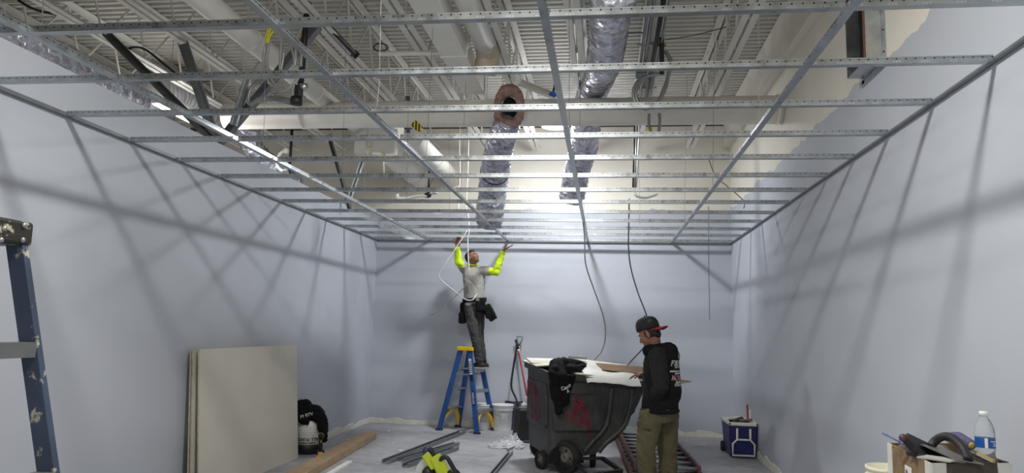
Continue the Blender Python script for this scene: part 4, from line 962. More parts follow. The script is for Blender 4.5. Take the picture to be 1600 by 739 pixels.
def ring(x0, x1, y0, y1, zf, r=0.07, seg=4):
    out = []
    for cx, cy, a0 in ((x1 - r, y1 - r, 0), (x0 + r, y1 - r, PI / 2), (x0 + r, y0 + r, PI), (x1 - r, y0 + r, 3 * PI / 2)):
        for k in range(seg + 1):
            a = a0 + PI / 2 * k / seg; x, y = cx + r * math.cos(a), cy + r * math.sin(a); out.append((x, y, zf(x, y)))
    return out
rim = lambda x, y: 1.02 + 0.05 * (y / CW) - 0.115 * (x / 1.13)
levels = [(0.06, 0.42, 0.10, CW - 0.10, lambda x, y: 0.15), (0.05, 0.56, 0.07, CW - 0.07, lambda x, y: 0.17), (0.045, 0.80, 0.05, CW - 0.05, lambda x, y: 0.17 + max(0, x - 0.45) * 0.5),
          (0.035, 0.93, 0.04, CW - 0.04, lambda x, y: 0.44 + x * 0.10), (0.03, 1.02, 0.025, CW - 0.025, lambda x, y: 0.66 + x * 0.02), (0.02, 1.09, 0.01, CW - 0.01, lambda x, y: rim(x, y) - 0.06),
          (-0.012, 1.13, -0.025, CW + 0.025, lambda x, y: rim(x, y) - 0.055), (-0.015, 1.135, -0.028, CW + 0.028, rim), (0.03, 1.08, 0.02, CW - 0.02, rim), (0.05, 1.0, 0.06, CW - 0.06, lambda x, y: 0.60), (0.1, 0.8, 0.12, CW - 0.12, lambda x, y: 0.40)]
b = mb(); n = 20; vs = []
for l in levels: vs += ring(*l[:4], l[4])
fs = [(i * n + k, i * n + (k + 1) % n, (i + 1) * n + (k + 1) % n, (i + 1) * n + k) for i in range(len(levels) - 1) for k in range(n)]
b.add(vs, fs + [tuple(range(n - 1, -1, -1)), tuple((len(levels) - 1) * n + k for k in range(n))])
hull = b.build('hull', mCART, ct, bevel=0.006)
# raised panels and ribs
mb().rbox((0.035, CW * 0.5, 0.66), (0.46, 0.76, 0.06), 0.05, Matrix(((0, 0, -1), (0, 1, 0), (1, 0, 0)))).build('end_panel', mCART, ct, bevel=0.012)
mb().rbox((0.33, 0.035, 0.60), (0.52, 0.36, 0.05), 0.03, Matrix.Rotation(PI / 2, 3, 'X')).build('side_panel', mCART, ct, bevel=0.012)
mb().rbox((0.29, 0.02, 0.855), (0.44, 0.12, 0.05), 0.03, Matrix.Rotation(PI / 2, 3, 'X')).build('side_panel', mCART, ct, bevel=0.012)
for xa, xb, xc in ((0.70, 0.64, 0.42), (0.93, 0.84, 0.58)):
    pts = smooth_path([(xa, 0.015, 0.86), (xa - 0.02, 0.025, 0.66), (xb, 0.035, 0.46), (xc + 0.08, 0.055, 0.30), (xc, 0.075, 0.2)], 5)
    mb().tube(pts, 0.028, 8).build('side_rib', mCART, ct, True)
# wheel well arch, wheels, frame
arch = [(0.215 + 0.19 * math.cos(a), 0.10 + 0.20 * math.sin(a)) for a in [PI * i / 14 for i in range(15)]]
mb().prism(arch, (0, 0.055, 0), (1, 0, 0), (0, 0, 1), 0.05).build('wheel_well_shade', mHOLESHADE, ct)  # dark arch plate paints the shade of the well onto the side
def cart_wheel(c, r, w, rz, cname='wheel'):
    axd = Vector((math.cos(rz), math.sin(rz), 0))
    mb().lathe([(r * 0.72, -w / 2), (r * 0.94, -w / 2), (r, -w * 0.3), (r, w * 0.3), (r * 0.94, w / 2), (r * 0.72, w / 2)], c, 28, axis=axd, closed_bottom=False, closed_top=False).build('tyre', mRUB, ct, True)
    mb().lathe([(r * 0.74, -w * 0.42), (r * 0.62, -w * 0.36), (r * 0.3, -w * 0.3), (r * 0.26, -w * 0.5), (r * 0.1, -w * 0.5), (r * 0.1, w * 0.5), (r * 0.3, w * 0.3), (r * 0.74, w * 0.42)], c, 24, axis=axd).build('hub', M('dusty hub', (104, 102, 96), 0.6, var=0.2, scale=30), ct, True)
    for k in range(5):
        u = axd.cross(Vector((0, 0, 1))); a = 2 * PI * k / 5; d = u * math.cos(a) + Vector((0, 0, 1)) * math.sin(a)
        mb().ell(Vector(c) - axd * w * 0.36 + d * r * 0.46, r * 0.09, n=8, m_=5).build('hub_hole_shade', mHOLESHADE, ct)  # dark beads paint the shade of the hub openings
cart_wheel((0.205, -0.01, 0.165), 0.165, 0.085, -ca + 0.95)
cart_wheel((0.2, CW - 0.10, 0.14), 0.14, 0.085, PI / 2)
cart_wheel((0.02, 0.28, 0.095), 0.095, 0.05, 0.3)
cart_wheel((0.62, 0.36, 0.12), 0.12, 0.06, -0.3)
for p, q_ in (((0.22, -0.02, 0.145), (0.22, CW - 0.1, 0.145)), ((0.05, 0.3, 0.17), (0.6, 0.3, 0.2)), ((0.62, 0.36, 0.12), (0.62, 0.36, 0.24))): mb().tube([p, q_], 0.016, 8).build('axle', mSTEELB, ct)
R0 = Matrix.Rotation(-ca, 3, 'Z'); lc = lambda w: R0 @ (Vector(w) - P0)
fa, fb, fc, fd = lc(at(893, 716, z=0.16)), lc(at(921, 742, z=0.11)), lc(at(941, 716, z=0.16)), lc(at(971, 736, z=0.11))
b = mb().bar(fa, fb, 0.035, 0.035).bar(fc, fd, 0.035, 0.035).bar(fb, fd, 0.035, 0.035).bar(fa, fc, 0.03, 0.03); b.build('tow_frame', mSTEELB, ct)
# spray paint marks pressed on the hull
m_, nt, bs = new_mat('red spray paint'); v = coords(nt); f_ = noise_tex(nt, v, 22, 5)
bs.inputs['Base Color'].default_value = (*s2l((128, 34, 56)), 1); bs.inputs['Roughness'].default_value = 0.6
nt.links.new(ramp_mix(nt, f_, 0.40, 0.62, (0.05,) * 3, (0.8,) * 3), bs.inputs['Alpha']); mSPRAY = m_
parts_bvh = []
def merged_bvh(objs):
    vs, ps = [], []
    for o in objs:
        k = len(vs); mw = Matrix.LocRotScale(o.location, o.rotation_euler, o.scale); vs += [mw @ v.co for v in o.data.vertices]; ps += [[i + k for i in p.vertices] for p in o.data.polygons]
    return BVHTree.FromPolygons(vs, ps)
cart_bvh = merged_bvh([c for c in ct.children if c.name.split('.')[0] in ('hull', 'end_panel', 'side_panel')])
def stroke(p2, w, plane):
    """painted stroke: p2 list of (a,b) on plane 'x' (left end: a=y) or 'y' (near side: a=x)"""
    P = [Vector((a, c, 0)) for a, c in p2]; Q = []
    for i in range(len(P) - 1):
        for j in range(6): Q.append(P[i].lerp(P[i + 1], j / 6))
    Q.append(P[-1]); b = mb(); vs = []
    for i, p in enumerate(Q):
        d = (Q[min(i + 1, len(Q) - 1)] - Q[max(i - 1, 0)]).normalized(); s_ = Vector((-d.y, d.x, 0)); ww = w * (0.8 + 0.5 * random.random())
        for e in (-1, 0, 1):
            h = p + s_ * (e * ww / 2)
            if plane == 'y': o_, dr_ = Vector((h.x, -0.5, h.y)), Vector((0, 1, 0))
            else: o_, dr_ = Vector((-0.5, h.x, h.y)), Vector((1, 0, 0))
            hit = cart_bvh.ray_cast(o_, dr_); vs.append((hit[0] if hit[0] is not None else o_ + dr_ * 0.5) - dr_ * 0.003)
    b.add(vs, [(i * 3 + e, i * 3 + e + 1, i * 3 + e + 4, i * 3 + e + 3) for i in range(len(Q) - 1) for e in (0, 1)])
    b.build('spray_mark', mSPRAY, ct)
for p2, w in (([(.86, .92), (.84, .60)], .09), ([(.84, .80), (.66, .78)], .12), ([(.68, .92), (.66, .72), (.60, .48)], .08), ([(.55, .9), (.5, .70), (.44, .42)], .08), ([(.40, .80), (.32, .50)], .09), ([(.62, .84), (.40, .76)], .09)): stroke(p2, w, 'x')
for p2, w in (([(.32, .80), (.27, .50)], .06), ([(.31, .74), (.43, .62), (.40, .48)], .07), ([(.26, .60), (.42, .66)], .06), ([(.45, .56), (.46, .36)], .05), ([(.22, .62), (.18, .52)], .05), ([(.35, .56), (.34, .46)], .06)): stroke(p2, w, 'y')

# ---- what lies on the cart
cw = lambda x, y, z: P0 + Matrix.Rotation(ca, 3, 'Z') @ Vector((x, y, z))
def slab(name, label, cat, pts, th, mat, emat=None, group=None):
    """flat irregular board: outline of world points, given thickness"""
    P = [Vector(p) for p in pts]; nz = Vector((0, 0, 0))
    for i in range(len(P)): nz += P[i].cross(P[(i + 1) % len(P)])
    nz.normalize(); nz = nz if nz.z > 0 else -nz; n = len(P); b = mb()
    b.add(P + [p + nz * th for p in P], [tuple(range(n - 1, -1, -1)), tuple(range(n, 2 * n))] + [(i, (i + 1) % n, n + (i + 1) % n, n + i) for i in range(n)])
    o = b.build(name, mat)
    if emat:
        o.data.materials.append(emat)
        for i, p in enumerate(o.data.polygons): p.material_index = 1 if i > 1 else 0
    return tag(o, label, cat, group)
mDW2 = M('new drywall paper', (228, 226, 214), 0.85, var=0.03)
slab('drywall_scrap', 'broad white drywall scrap covering the back of the heap on the cart', 'drywall', [cw(-0.05, 0.50, 1.075), cw(0.02, 1.0, 1.105), cw(0.7, 0.98, 1.10), cw(1.2, 0.62, 1.05), cw(0.75, 0.34, 1.035), cw(0.3, 0.38, 1.05)], 0.013, mDW2, mDRYE)
slab('drywall_scrap', 'long white drywall scrap beside the black jacket on the cart', 'drywall', [cw(0.16, 0.10, 1.015), cw(0.2, 0.24, 1.02), cw(0.62, 0.30, 0.985), cw(0.66, 0.02, 0.965), cw(0.3, -0.03, 0.995)], 0.013, mDW2, mDRYE)
slab('drywall_scrap', 'tilted white drywall piece whose greenish edge meets the left rim of the cart', 'drywall', [cw(-0.045, 0.3, 1.05), cw(-0.04, 0.95, 1.08), cw(0.3, 0.8, 1.10), cw(0.25, 0.3, 1.07)], 0.013, mDW2, M('green edge', (150, 156, 128), 0.9))
slab('cardboard_scrap', 'brown cardboard scrap on the heap in front of the man', 'cardboard', [cw(0.66, 0.2, 1.035), cw(0.74, 0.62, 1.085), cw(1.3, 0.55, 1.05), cw(1.25, 0.1, 0.985)], 0.006, mCARD)
slab('cardboard_scrap', 'pointed cardboard piece poking out behind the man', 'cardboard', [cw(0.95, 0.4, 0.95), cw(1.0, 0.66, 0.97), cw(1.3, 0.62, 0.965), at(1080, 597, y=8.1), at(1066, 599.5, y=7.95), cw(1.15, 0.16, 0.945)], 0.012, mCARD, mDRYE)
slab('metal_scrap', 'grey metal track scrap on the far rim of the cart', 'metal', [at(888, 557, y=8.65), at(916, 560, y=8.5), at(917, 562, y=8.42), at(888, 560, y=8.57)], 0.03, mGALVD)
# white paper sheet draped over the near rim
b = mb(); nx, ny = 14, 9; vs = []
for j in range(ny):
    for i in range(nx):
        u_, w_ = i / (nx - 1), j / (ny - 1); x = 0.40 + u_ * 0.60; y = 0.30 - w_ * 0.34
        z = rim(x, y) + 0.05 + max(0, y) * 0.12 + 0.02 * math.sin(u_ * 7 + w_ * 3) * (1 - w_) + 0.012 * noise.noise(Vector((x * 9, y * 9, 0)))
        if w_ > 0.8: z -= (w_ - 0.8) * 0.42 + 0.03 * math.sin(u_ * 9) * (w_ - 0.8); 
        if u_ < 0.12: z -= (0.12 - u_) * 0.25
        vs.append(cw(x, y - (0.02 if w_ > 0.8 else 0), z))
b.add(vs + [p - Vector((0, 0, 0.004)) for p in vs], [(j * nx + i, (j + 1) * nx + i, (j + 1) * nx + i + 1, j * nx + i + 1) for j in range(ny - 1) for i in range(nx - 1)] + [(nx * ny + j * nx + i, nx * ny + j * nx + i + 1, nx * ny + (j + 1) * nx + i + 1, nx * ny + (j + 1) * nx + i) for j in range(ny - 1) for i in range(nx - 1)])
mPAPER, nt, bs = new_mat('printed plan paper'); v = coords(nt, (60, 9, 9)); w1 = noise_tex(nt, v, 4, 3)
nt.links.new(ramp_mix(nt, w1, 0.62, 0.72, s2l((236, 236, 232)), s2l((196, 198, 202))), bs.inputs['Base Color']); bs.inputs['Roughness'].default_value = 0.6
o = b.build('plan_sheet', mPAPER, None, True); tag(o, 'creased white plan sheets draped over the near rim of the cart', 'paper')
# black jacket over the near left corner
jk = thing('jacket', 'black jacket draped over the near left corner of the cart', 'jacket', cw(0.06, 0.05, 1.06))
RZ = Matrix.Rotation(ca, 3, 'Z'); L_ = lambda x, y, z: RZ @ Vector((x - 0.06, y - 0.05, z - 1.06))
b = mb()
b.chain([(L_(0.50, 0.30, 1.055), 0.035), (L_(0.38, 0.26, 1.085), 0.05), (L_(0.22, 0.2, 1.10), 0.06), (L_(0.10, 0.10, 1.085), 0.06), (L_(0.06, 0.0, 1.02), 0.055)])
b.chain([(L_(0.06, 0.0, 1.03), 0.06), (L_(0.05, -0.05, 0.93), 0.055), (L_(0.08, -0.05, 0.80), 0.055), (L_(0.11, -0.05, 0.69), 0.045), (L_(0.105, -0.05, 0.63), 0.035)])
b.chain([(L_(0.16, 0.08, 1.06), 0.055), (L_(0.14, -0.03, 0.98), 0.055), (L_(0.155, -0.045, 0.86), 0.055), (L_(0.175, -0.045, 0.74), 0.04), (L_(0.18, -0.04, 0.69), 0.025)])
b.chain([(L_(0.26, 0.1, 1.05), 0.045), (L_(0.245, -0.02, 0.97), 0.04), (L_(0.235, -0.03, 0.87), 0.03)])
b.chain([(L_(0.46, 0.22, 1.06), 0.03), (L_(0.34, 0.12, 1.05), 0.045), (L_(0.24, 0.05, 1.05), 0.05)])
j = blob(b, 'jacket_body', mJKT, jk, 0.010, 6, 0.020, 9)
text('Castle', 'lettering', mSTKW, jk, L_(0.165, -0.2, 0.875), RZ @ Vector((0.95, 0, 0.35)), RZ @ Vector((-0.35, 0, 0.95)), 0.05, target=j, push=0.05, bold=0.001)
text('&', 'lettering', mSTKW, jk, L_(0.18, -0.2, 0.835), RZ @ Vector((0.95, 0, 0.35)), RZ @ Vector((-0.35, 0, 0.95)), 0.045, target=j, push=0.05, bold=0.001)

# ================================================================ TOOL BOX AT RIGHT, IN THE FOREGROUND
tz_ = 0.985
c1, c2, c3 = at(1389, 692, z=tz_), at(1456, 724, z=tz_), at(1578, 724, z=tz_)
c4 = c1 + (c3 - c2)
cen = (c1 + c2 + c3 + c4) / 4
bxt = thing('tool_box', 'tall taped cardboard carton heaped with plastering tools in the right foreground', 'box', (cen.x, cen.y, 0))
mTAPE = M('taped card', (212, 212, 204), 0.6, var=0.08, scale=12)
mBROWN = M('brown box card', (128, 106, 76), 0.7, var=0.3, scale=14, wear=(60, 52, 44), wear_amt=0.62)
mDKCARD = M('dark box card', (74, 66, 56), 0.75, var=0.3, scale=20)
k_ = [Vector((p.x - cen.x, p.y - cen.y, 0)) for p in (c1, c2, c3, c4)]
for (a, c, mm) in ((k_[0], k_[1], mBROWN), (k_[1], k_[2], mDKCARD), (k_[2], k_[3], mDKCARD), (k_[3], k_[0], mBROWN)):
    mb().bar(a + Vector((0, 0, tz_ / 2)), c + Vector((0, 0, tz_ / 2)), 0.008, tz_).build('side_panel', mm, bxt)
for i, p in enumerate(k_):
    e1 = (k_[(i + 1) % 4] - p).normalized(); e0 = (k_[i - 1] - p).normalized()
    b = mb().bar(p + e1 * 0.025 - e0 * 0.006 + Vector((0, 0, tz_ / 2)), p + e1 * 0.026 - e0 * 0.006 + Vector((0, 0, tz_ / 2 + 0.0001)), 0.008, 0.01)
    b = mb()
    for e, f in ((e1, e0), (e0, e1)):
        cc = p + e * 0.026 - f * 0.006
        b.bar(cc - e * 0.03 + Vector((0, 0, tz_ / 2 + 0.002)), cc + e * 0.03 + Vector((0, 0, tz_ / 2 + 0.002)), 0.004, tz_)
    b.build('taped_corner', mTAPE, bxt)
mb().add([p * 0.97 + Vector((0, 0, tz_ - 0.05)) for p in k_], [(0, 1, 2, 3)]).build('inner_tray', mDKCARD, bxt)
e12 = (k_[1] - k_[0]).normalized(); nn_ = e12.cross(Vector((0, 0, 1)))
pl = (k_[0] + k_[1]) / 2 + nn_ * 0.007 + Vector((0, 0, tz_ - 0.085))
mb().prism([(-0.03, -0.03), (0.05, -0.03), (0.05, 0.03), (-0.03, 0.03)], pl, e12, (0, 0, 1), 0.002).build('paper_label', mSTKW, bxt)
text('A', 'lettering', mSTK, bxt, pl + nn_ * 0.003 + Vector((0, 0, 0.0)), e12, (0, 0, 1), 0.045, bold=0.001)
ZB_ = tz_ - 0.05
def q3(px, py, y=3.15): return at(px, py, y=y)
mHBLK = M('black grip', (30, 30, 33), 0.55, var=0.2, scale=20)
t = thing('trowel', 'long black handled trowel lying on the left of the tool carton, end cap raised', 'tool', q3(1411, 684)); q = lambda px, py, y=3.15: at(px, py, y=y) - t.location
mb().chain([(q(1412, 684), 0.014), (q(1424, 697), 0.018), (q(1440, 712), 0.02), (q(1452, 718), 0.014)]).build('grip', mHBLK, t, True)
mb().bar(q(1418, 684, 3.2), q(1468, 708, 3.22), 0.05, 0.012, (0.3, -0.6, 0.7)).build('blade_back', mHBLK, t, bevel=0.003)
mb().lathe([(0.014, -0.006), (0.016, 0), (0.012, 0.006)], q(1411, 684, 3.13), 14, axis=(-0.4, -0.8, 0.3)).build('end_cap', M('maroon cap', (70, 34, 50), 0.5), t, True)
t = thing('trowel', 'steel finishing trowel with arched black handle in the middle of the tool carton', 'tool', q3(1490, 710, 3.1)); q = lambda px, py, y=3.1: at(px, py, y=y) - t.location
mb().bar(q(1438, 689, 3.3), q(1515, 722, 2.98), 0.11, 0.003, (0.2, -0.5, 0.85)).build('blade', M('worn steel', (150, 150, 146), 0.4, 0.7, wear=(206, 204, 196), wear_amt=0.6), t)
mb().tube(smooth_path([q(1455, 697, 3.2), q(1462, 688, 3.2), q(1474, 682, 3.17), q(1488, 684, 3.12), q(1500, 694, 3.06), q(1509, 708, 3.02), q(1513, 718, 2.99)], 5), 0.0165, 12).build('arch_handle', mHBLK, t, True)
t = thing('taping_knife', 'taping knife with purple handle and yellow end cap at right of the tool carton', 'tool', q3(1505, 690, 3.15)); q = lambda px, py, y=3.15: at(px, py, y=y) - t.location
mb().chain([(q(1489, 680, 3.2), 0.014), (q(1498, 684, 3.16), 0.023), (q(1515, 694, 3.1), 0.022)]).build('grip', M('purple grip', (82, 80, 118), 0.7, var=0.3, scale=40, wear=(140, 138, 160), wear_amt=0.6), t, True)
mb().lathe([(0.012, -0.004), (0.013, 0.003), (0.008, 0.006)], q(1518, 696, 3.075), 14, axis=(0.45, -0.8, -0.35)).build('end_cap', M('olive cap', (168, 160, 70), 0.5), t, True)
mb().bar(q(1488, 690, 3.24), q(1548, 722, 3.05), 0.07, 0.004, (0.3, -0.4, 0.86)).build('blade', M('dark blade', (44, 42, 40), 0.5, 0.3), t)
mb().bar(q(1500, 695, 3.15), q(1553, 721, 3.0), 0.012, 0.012, (0.3, -0.4, 0.86)).build('blade_spine', M('tan spine', (170, 156, 120), 0.6), t)
t = thing('putty_knife', 'flat plaster crusted putty knife lying under the trowels in the tool carton', 'tool', q3(1455, 716, 3.05)); q = lambda px, py, y=3.05: at(px, py, y=y) - t.location
mb().bar(q(1440, 713, 3.12), q(1492, 720, 2.98), 0.05, 0.006, (0, -0.3, 0.95)).build('blade', M('crusted steel', (186, 184, 176), 0.6, 0.2), t); mb().bar(q(1420, 707, 3.2), q(1442, 713, 3.12), 0.03, 0.02, (0, -0.3, 0.95)).build('handle', mHBLK, t, bevel=0.005)
for a_, c_, lab in (((1379, 677), (1406, 690), 'upper'), ((1384, 679), (1412, 694), 'lower')):
    tag(mb().tube([q3(*a_, 3.3), q3(*c_, 3.22)], 0.0035, 6).build('blue_rod', M('blue rod', (86, 94, 156), 0.5)), f'thin blue rod sticking out at the left of the tool carton, the {lab} one', 'rod')
b = mb()
for i in range(7): b.ell((random.uniform(-.09, .1), random.uniform(-.06, .07), random.uniform(-0.01, .02)), (0.05, 0.04, 0.025), Euler((random.random(), random.random(), random.random())).to_matrix())
o = blob(b, 'rag', M('dusty rag', (96, 92, 86), 0.9, var=0.4, scale=30), None, 0.009, 1, 0.015, 24); o.location = (cen.x - 0.06, cen.y + 0.05, ZB_ + 0.03); tag(o, 'dusty grey rag heaped under the tools in the tool carton', 'rag')
# water bottle
bt = thing('water_bottle', 'clear water bottle with blue and white label standing on the tool carton', 'bottle', at(1541, 722, y=3.12)); bt.location.z = tz_ - 0.045
mPET, nt, bs = new_mat('clear bottle plastic'); bs.inputs['Base Color'].default_value = (0.93, 0.96, 0.98, 1); bs.inputs['Roughness'].default_value = 0.14; bs.inputs['Transmission Weight'].default_value = 0.86; bs.inputs['IOR'].default_value = 1.15
prof = [(0.026, 0.0), (0.033, 0.012), (0.034, 0.03), (0.032, 0.045), (0.034, 0.06), (0.032, 0.075), (0.0335, 0.085), (0.034, 0.09), (0.034, 0.135), (0.035, 0.145), (0.034, 0.165), (0.028, 0.185), (0.018, 0.205), (0.0135, 0.213), (0.0135, 0.222)]
mb().lathe(prof, n=28).build('bottle_body', mPET, bt, True)
mb().lathe([(0.0155, 0.215), (0.0155, 0.232), (0.014, 0.234)], n=20).build('cap', M('white cap', (240, 240, 240), 0.35), bt, True)
mb().lathe([(0.0352, 0.096), (0.0352, 0.134)], n=28, closed_bottom=False, closed_top=False).build('label', M('label blue', (34, 92, 168), 0.4, var=0.15, scale=40), bt, True)
b = mb()
for a0, a1, in ((-2.05, -1.75),):
    b.add([(0.0356 * math.cos(a), 0.0356 * math.sin(a), z) for a in (a0, (a0 + a1) / 2, a1) for z in (0.096, 0.134)], [(0, 2, 3, 1), (2, 4, 5, 3)])
b.build('label_panel', mWHITE, bt)
lb = [c for c in bt.children if c.name.startswith('label')][0]
b = mb()
for zz, a0, a1 in ((0.122, -1.5, -0.75), (0.114, -1.15, -0.85), (0.106, -1.2, -0.7)):
    aa = [a0 + (a1 - a0) * i / 6 for i in range(7)]
    b.add([(0.0356 * math.cos(a), 0.0356 * math.sin(a), zz + e * 0.0016 + 0.0012 * math.sin(i * 2.1)) for i, a in enumerate(aa) for e in (-1, 1)], [(2 * i, 2 * i + 2, 2 * i + 3, 2 * i + 1) for i in range(6)])
b.build('label_print', mSTKW, bt)
BX = at(1394, 742, y=3.88)
for k in range(2):
    cb = bucket('bucket', ('cream bucket at the right foreground, lower one carrying another', 'cream bucket whose rim shows left of the tool carton, standing on another bucket')[k], (BX.x, BX.y, 0.41 * k), M('cream bucket', (222, 220, 196), 0.5), h=0.41, r=0.115, lid=False, lab=False)

# ================================================================ PEOPLE
def loft(b, secs, n=20):
    """closed loft through ellipses (centre, half-axis vector a, half-axis vector b)"""
    o = len(b.v)
    for c, a, d in secs:
        c, a, d = Vector(c), Vector(a), Vector(d)
        for k in range(n):
            t = 2 * PI * k / n; b.v.append(c + a * math.cos(t) + d * math.sin(t))
    for i in range(len(secs) - 1):
        for k in range(n): b.f.append((o + i * n + k, o + i * n + (k + 1) % n, o + (i + 1) * n + (k + 1) % n, o + (i + 1) * n + k))
    b.f.append(tuple(o + k for k in range(n - 1, -1, -1))); e = o + (len(secs) - 1) * n; b.f.append(tuple(e + k for k in range(n)))
    return b
def frame(f, up=(0, 0, 1)):
    f = Vector(f).normalized(); s_ = Vector(up).cross(f).normalized(); u = f.cross(s_); return f, s_, u
def rotm(f, s_, u): return Matrix((f, s_, u)).transposed()
def add_head(b, c, f, s_, u, k=1.0):
    R = rotm(f, s_, u); P = lambda a, d, e: Vector(c) + (f * a + s_ * d + u * e) * k
    b.ell(P(-.012, 0, .022), (.098 * k, .076 * k, .1 * k), R, 18, 12)
    b.ell(P(.030, 0, -.035), (.060 * k, .060 * k, .075 * k), R, 16, 10)
    b.ell(P(.040, 0, -.078), (.046 * k, .044 * k, .034 * k), R); b.ell(P(.068, 0, -.098), (.022 * k, .024 * k, .018 * k), R)
    b.cap(P(.084, 0, .012), .010 * k, P(.106, 0, -.026), .014 * k, n=10)
    for e in (-1, 1):
        b.ell(P(.096, e * .011, -.03), .010 * k)
        b.ell(P(.070, e * .03, .020), (.018 * k, .024 * k, .011 * k), R); b.ell(P(.060, e * .036, -.026), (.024 * k, .022 * k, .02 * k), R)
        b.ell(P(-.008, e * .078, -.012), (.018 * k, .011 * k, .031 * k), R); b.ell(P(-.004, e * .08, -.032), (.011 * k, .009 * k, .012 * k), R)
    b.ell(P(.085, 0, -.056), (.013 * k, .024 * k, .006 * k), R); b.ell(P(.083, 0, -.067), (.013 * k, .020 * k, .007 * k), R)
    return P
def add_hand(b, w, d, n, curl=(0.3, 0.35, 0.3), spread=0.06, side=1, thumb=0.7, k=1.0):
    """w wrist, d direction of the fingers, n where the palm looks; side = sign of the thumb along d x n"""
    w = Vector(w); d = Vector(d).normalized(); n = Vector(n); n = (n - d * n.dot(d)).normalized(); l = d.cross(n).normalized() * side
    for off in (-.030, -.010, .010, .028): b.chain([(w + l * off * .55 * k, .015 * k), (w + d * .05 * k + l * off * k, .0155 * k), (w + d * .09 * k + l * off * 1.05 * k, .0115 * k)], 8)
    for off, ln, sp in ((.030, .068, .10), (.010, .078, .03), (-.011, .072, -.04), (-.031, .056, -.12)):
        p = w + d * .09 * k + l * off * 1.05 * k; dd = (d + l * sp * spread * 12).normalized(); nn = n.copy(); pts = [(p, .0105 * k)]
        for j, fr in enumerate((.45, .31, .24)):
            q = Matrix.Rotation(curl[j], 3, d.cross(n)); dd = q @ dd
            p = p + dd * ln * fr * k; pts.append((p, (.0096, .0088, .0078)[j] * k))
        b.chain(pts, 8)
    tb = w + d * .03 * k + l * .028 * k; t1 = tb + (d * .55 + l * .75 + n * .25 * thumb).normalized() * .038 * k; t2 = t1 + (d * .85 + l * .3 + n * .5 * thumb).normalized() * .032 * k
    t3 = t2 + (d * .9 + n * .5 * thumb).normalized() * .024 * k
    b.chain([(tb, .015 * k), (t1, .0125 * k), (t2, .0105 * k), (t3, .0085 * k)], 8)
def skin_mat(name, rgb):
    m, nt, bs = new_mat(name); v = coords(nt); c = s2l(rgb)
    nt.links.new(ramp_mix(nt, noise_tex(nt, v, 16, 4), 0.3, 0.7, tuple(x * 0.88 for x in c), tuple(x * 1.06 for x in c)), bs.inputs['Base Color'])
    bs.inputs['Roughness'].default_value = 0.55; bs.inputs['Subsurface Weight'].default_value = 0.08; bs.inputs['Subsurface Radius'].default_value = (0.02, 0.008, 0.005); return m
mSK1, mSK2 = skin_mat('tan skin', (146, 104, 84)), skin_mat('warm skin', (148, 106, 84))
mHAIR = M('black hair', (18, 16, 16), 0.6, bumps=0.4, bscale=150)
mEYEW, mEYED = M('eye white', (224, 220, 214), 0.3), M('dark iris', (26, 18, 14), 0.3)
def face_details(root, P, f, s_, u, k=1.0):
    R = rotm(f, s_, u)
    for e in (-1, 1):
        o = mb().ell(P(.076, e * .031, .004), (.009 * k, .012 * k, .0052 * k), R, 10, 7).build('eye', mEYEW, root, True)
        mb().ell(P(.0845, e * .031, .004), (.004 * k, .006 * k, .006 * k), R, 8, 6).build('iris', mEYED, o, True)
        mb().chain([(P(.089, e * .016, .024), .0045 * k), (P(.086, e * .034, .029), .005 * k), (P(.072, e * .05, .024), .003 * k)], 6).build('eyebrow', mHAIR, root, True)
    mb().ell(P(.0955, 0, -.0605), (.004 * k, .019 * k, .0022 * k), R, 10, 6).build('mouth', M('lip line', (96, 52, 46), 0.5), root, True)

# ---------------------------------------------------------------- worker on the ladder
YW = 10.2
step_c = Vector((-1.80, 10.25, 0.873))
wk = thing('person', 'worker on blue step ladder reaching up to the grid, grey shirt and yellow sleeves', 'person', step_c)
def w(px, py, dy=0.0): return at(px, py, y=YW + dy) - wk.location
hip_l, hip_r = w(734.5, 480, 0.02), w(747, 480, 0.06)
kn_l, kn_r = w(741, 521, -0.05), w(748.5, 523, 0.09)
an_l = Vector((0.035, -0.05, 0.10)); an_r = Vector((0.07, 0.065, 0.10))
sh_l, sh_r = w(726, 421, 0.0), w(755, 422, 0.03)
el_l, el_r = w(716, 409, -0.17), w(775, 425, -0.06)
wr_l, wr_r = w(714.5, 385, -0.22), w(786.5, 392, -0.12)
neck, chest, waist, pelv = w(739, 415, 0.03), w(741, 432, 0.03), w(741, 462, 0.03), w(741, 476, 0.04)
hc = w(738.5, 403, 0.0)
hf, hs, hu = frame((0.74, -0.42, 0.50))
X, Y_, Z = Vector((1, 0, 0)), Vector((0, 1, 0)), Vector((0, 0, 1))
tx = Vector((0.96, 0.25, 0)).normalized(); ty = Vector((-0.25, 0.96, 0)).normalized()
b = mb(); P1 = add_head(b, hc, hf, hs, hu, 0.93)
b.chain([(hc - hu * .05 - hf * .03, .052), (neck, .055), (chest, .07)])
loft(b, [(pelv, tx * .12, ty * .08), (waist, tx * .11, ty * .075), (chest, tx * .13, ty * .085), (w(740, 421, .03), tx * .10, ty * .06)])
for s_, e_, wr in ((sh_l, el_l, wr_l), (sh_r, el_r, wr_r)): b.chain([(chest.lerp(s_, .6), .05), (s_, .048), (e_, .038), (wr, .027)])
for h_, k_2, a_ in ((hip_l, kn_l, an_l), (hip_r, kn_r, an_r)): b.chain([(h_, .07), (k_2, .05), (a_, .036)])
add_hand(b, wr_l, (0.10, 0.0, 1.0), (0.5, -0.7, 0.0), (0.5, 0.7, 0.6), 0.05, -1)
add_hand(b, wr_r + Vector((0.0, 0, 0.01)), (0.82, -0.1, 0.50), (-0.42, -0.1, 0.9), (-0.25, 0.25, 0.3), 0.08, 1, 1.2)
blob(b, 'body', mSK1, wk, 0.0065, 3)
face_details(wk, P1, hf, hs, hu, 0.93)
R = rotm(hf, hs, hu); b = mb()
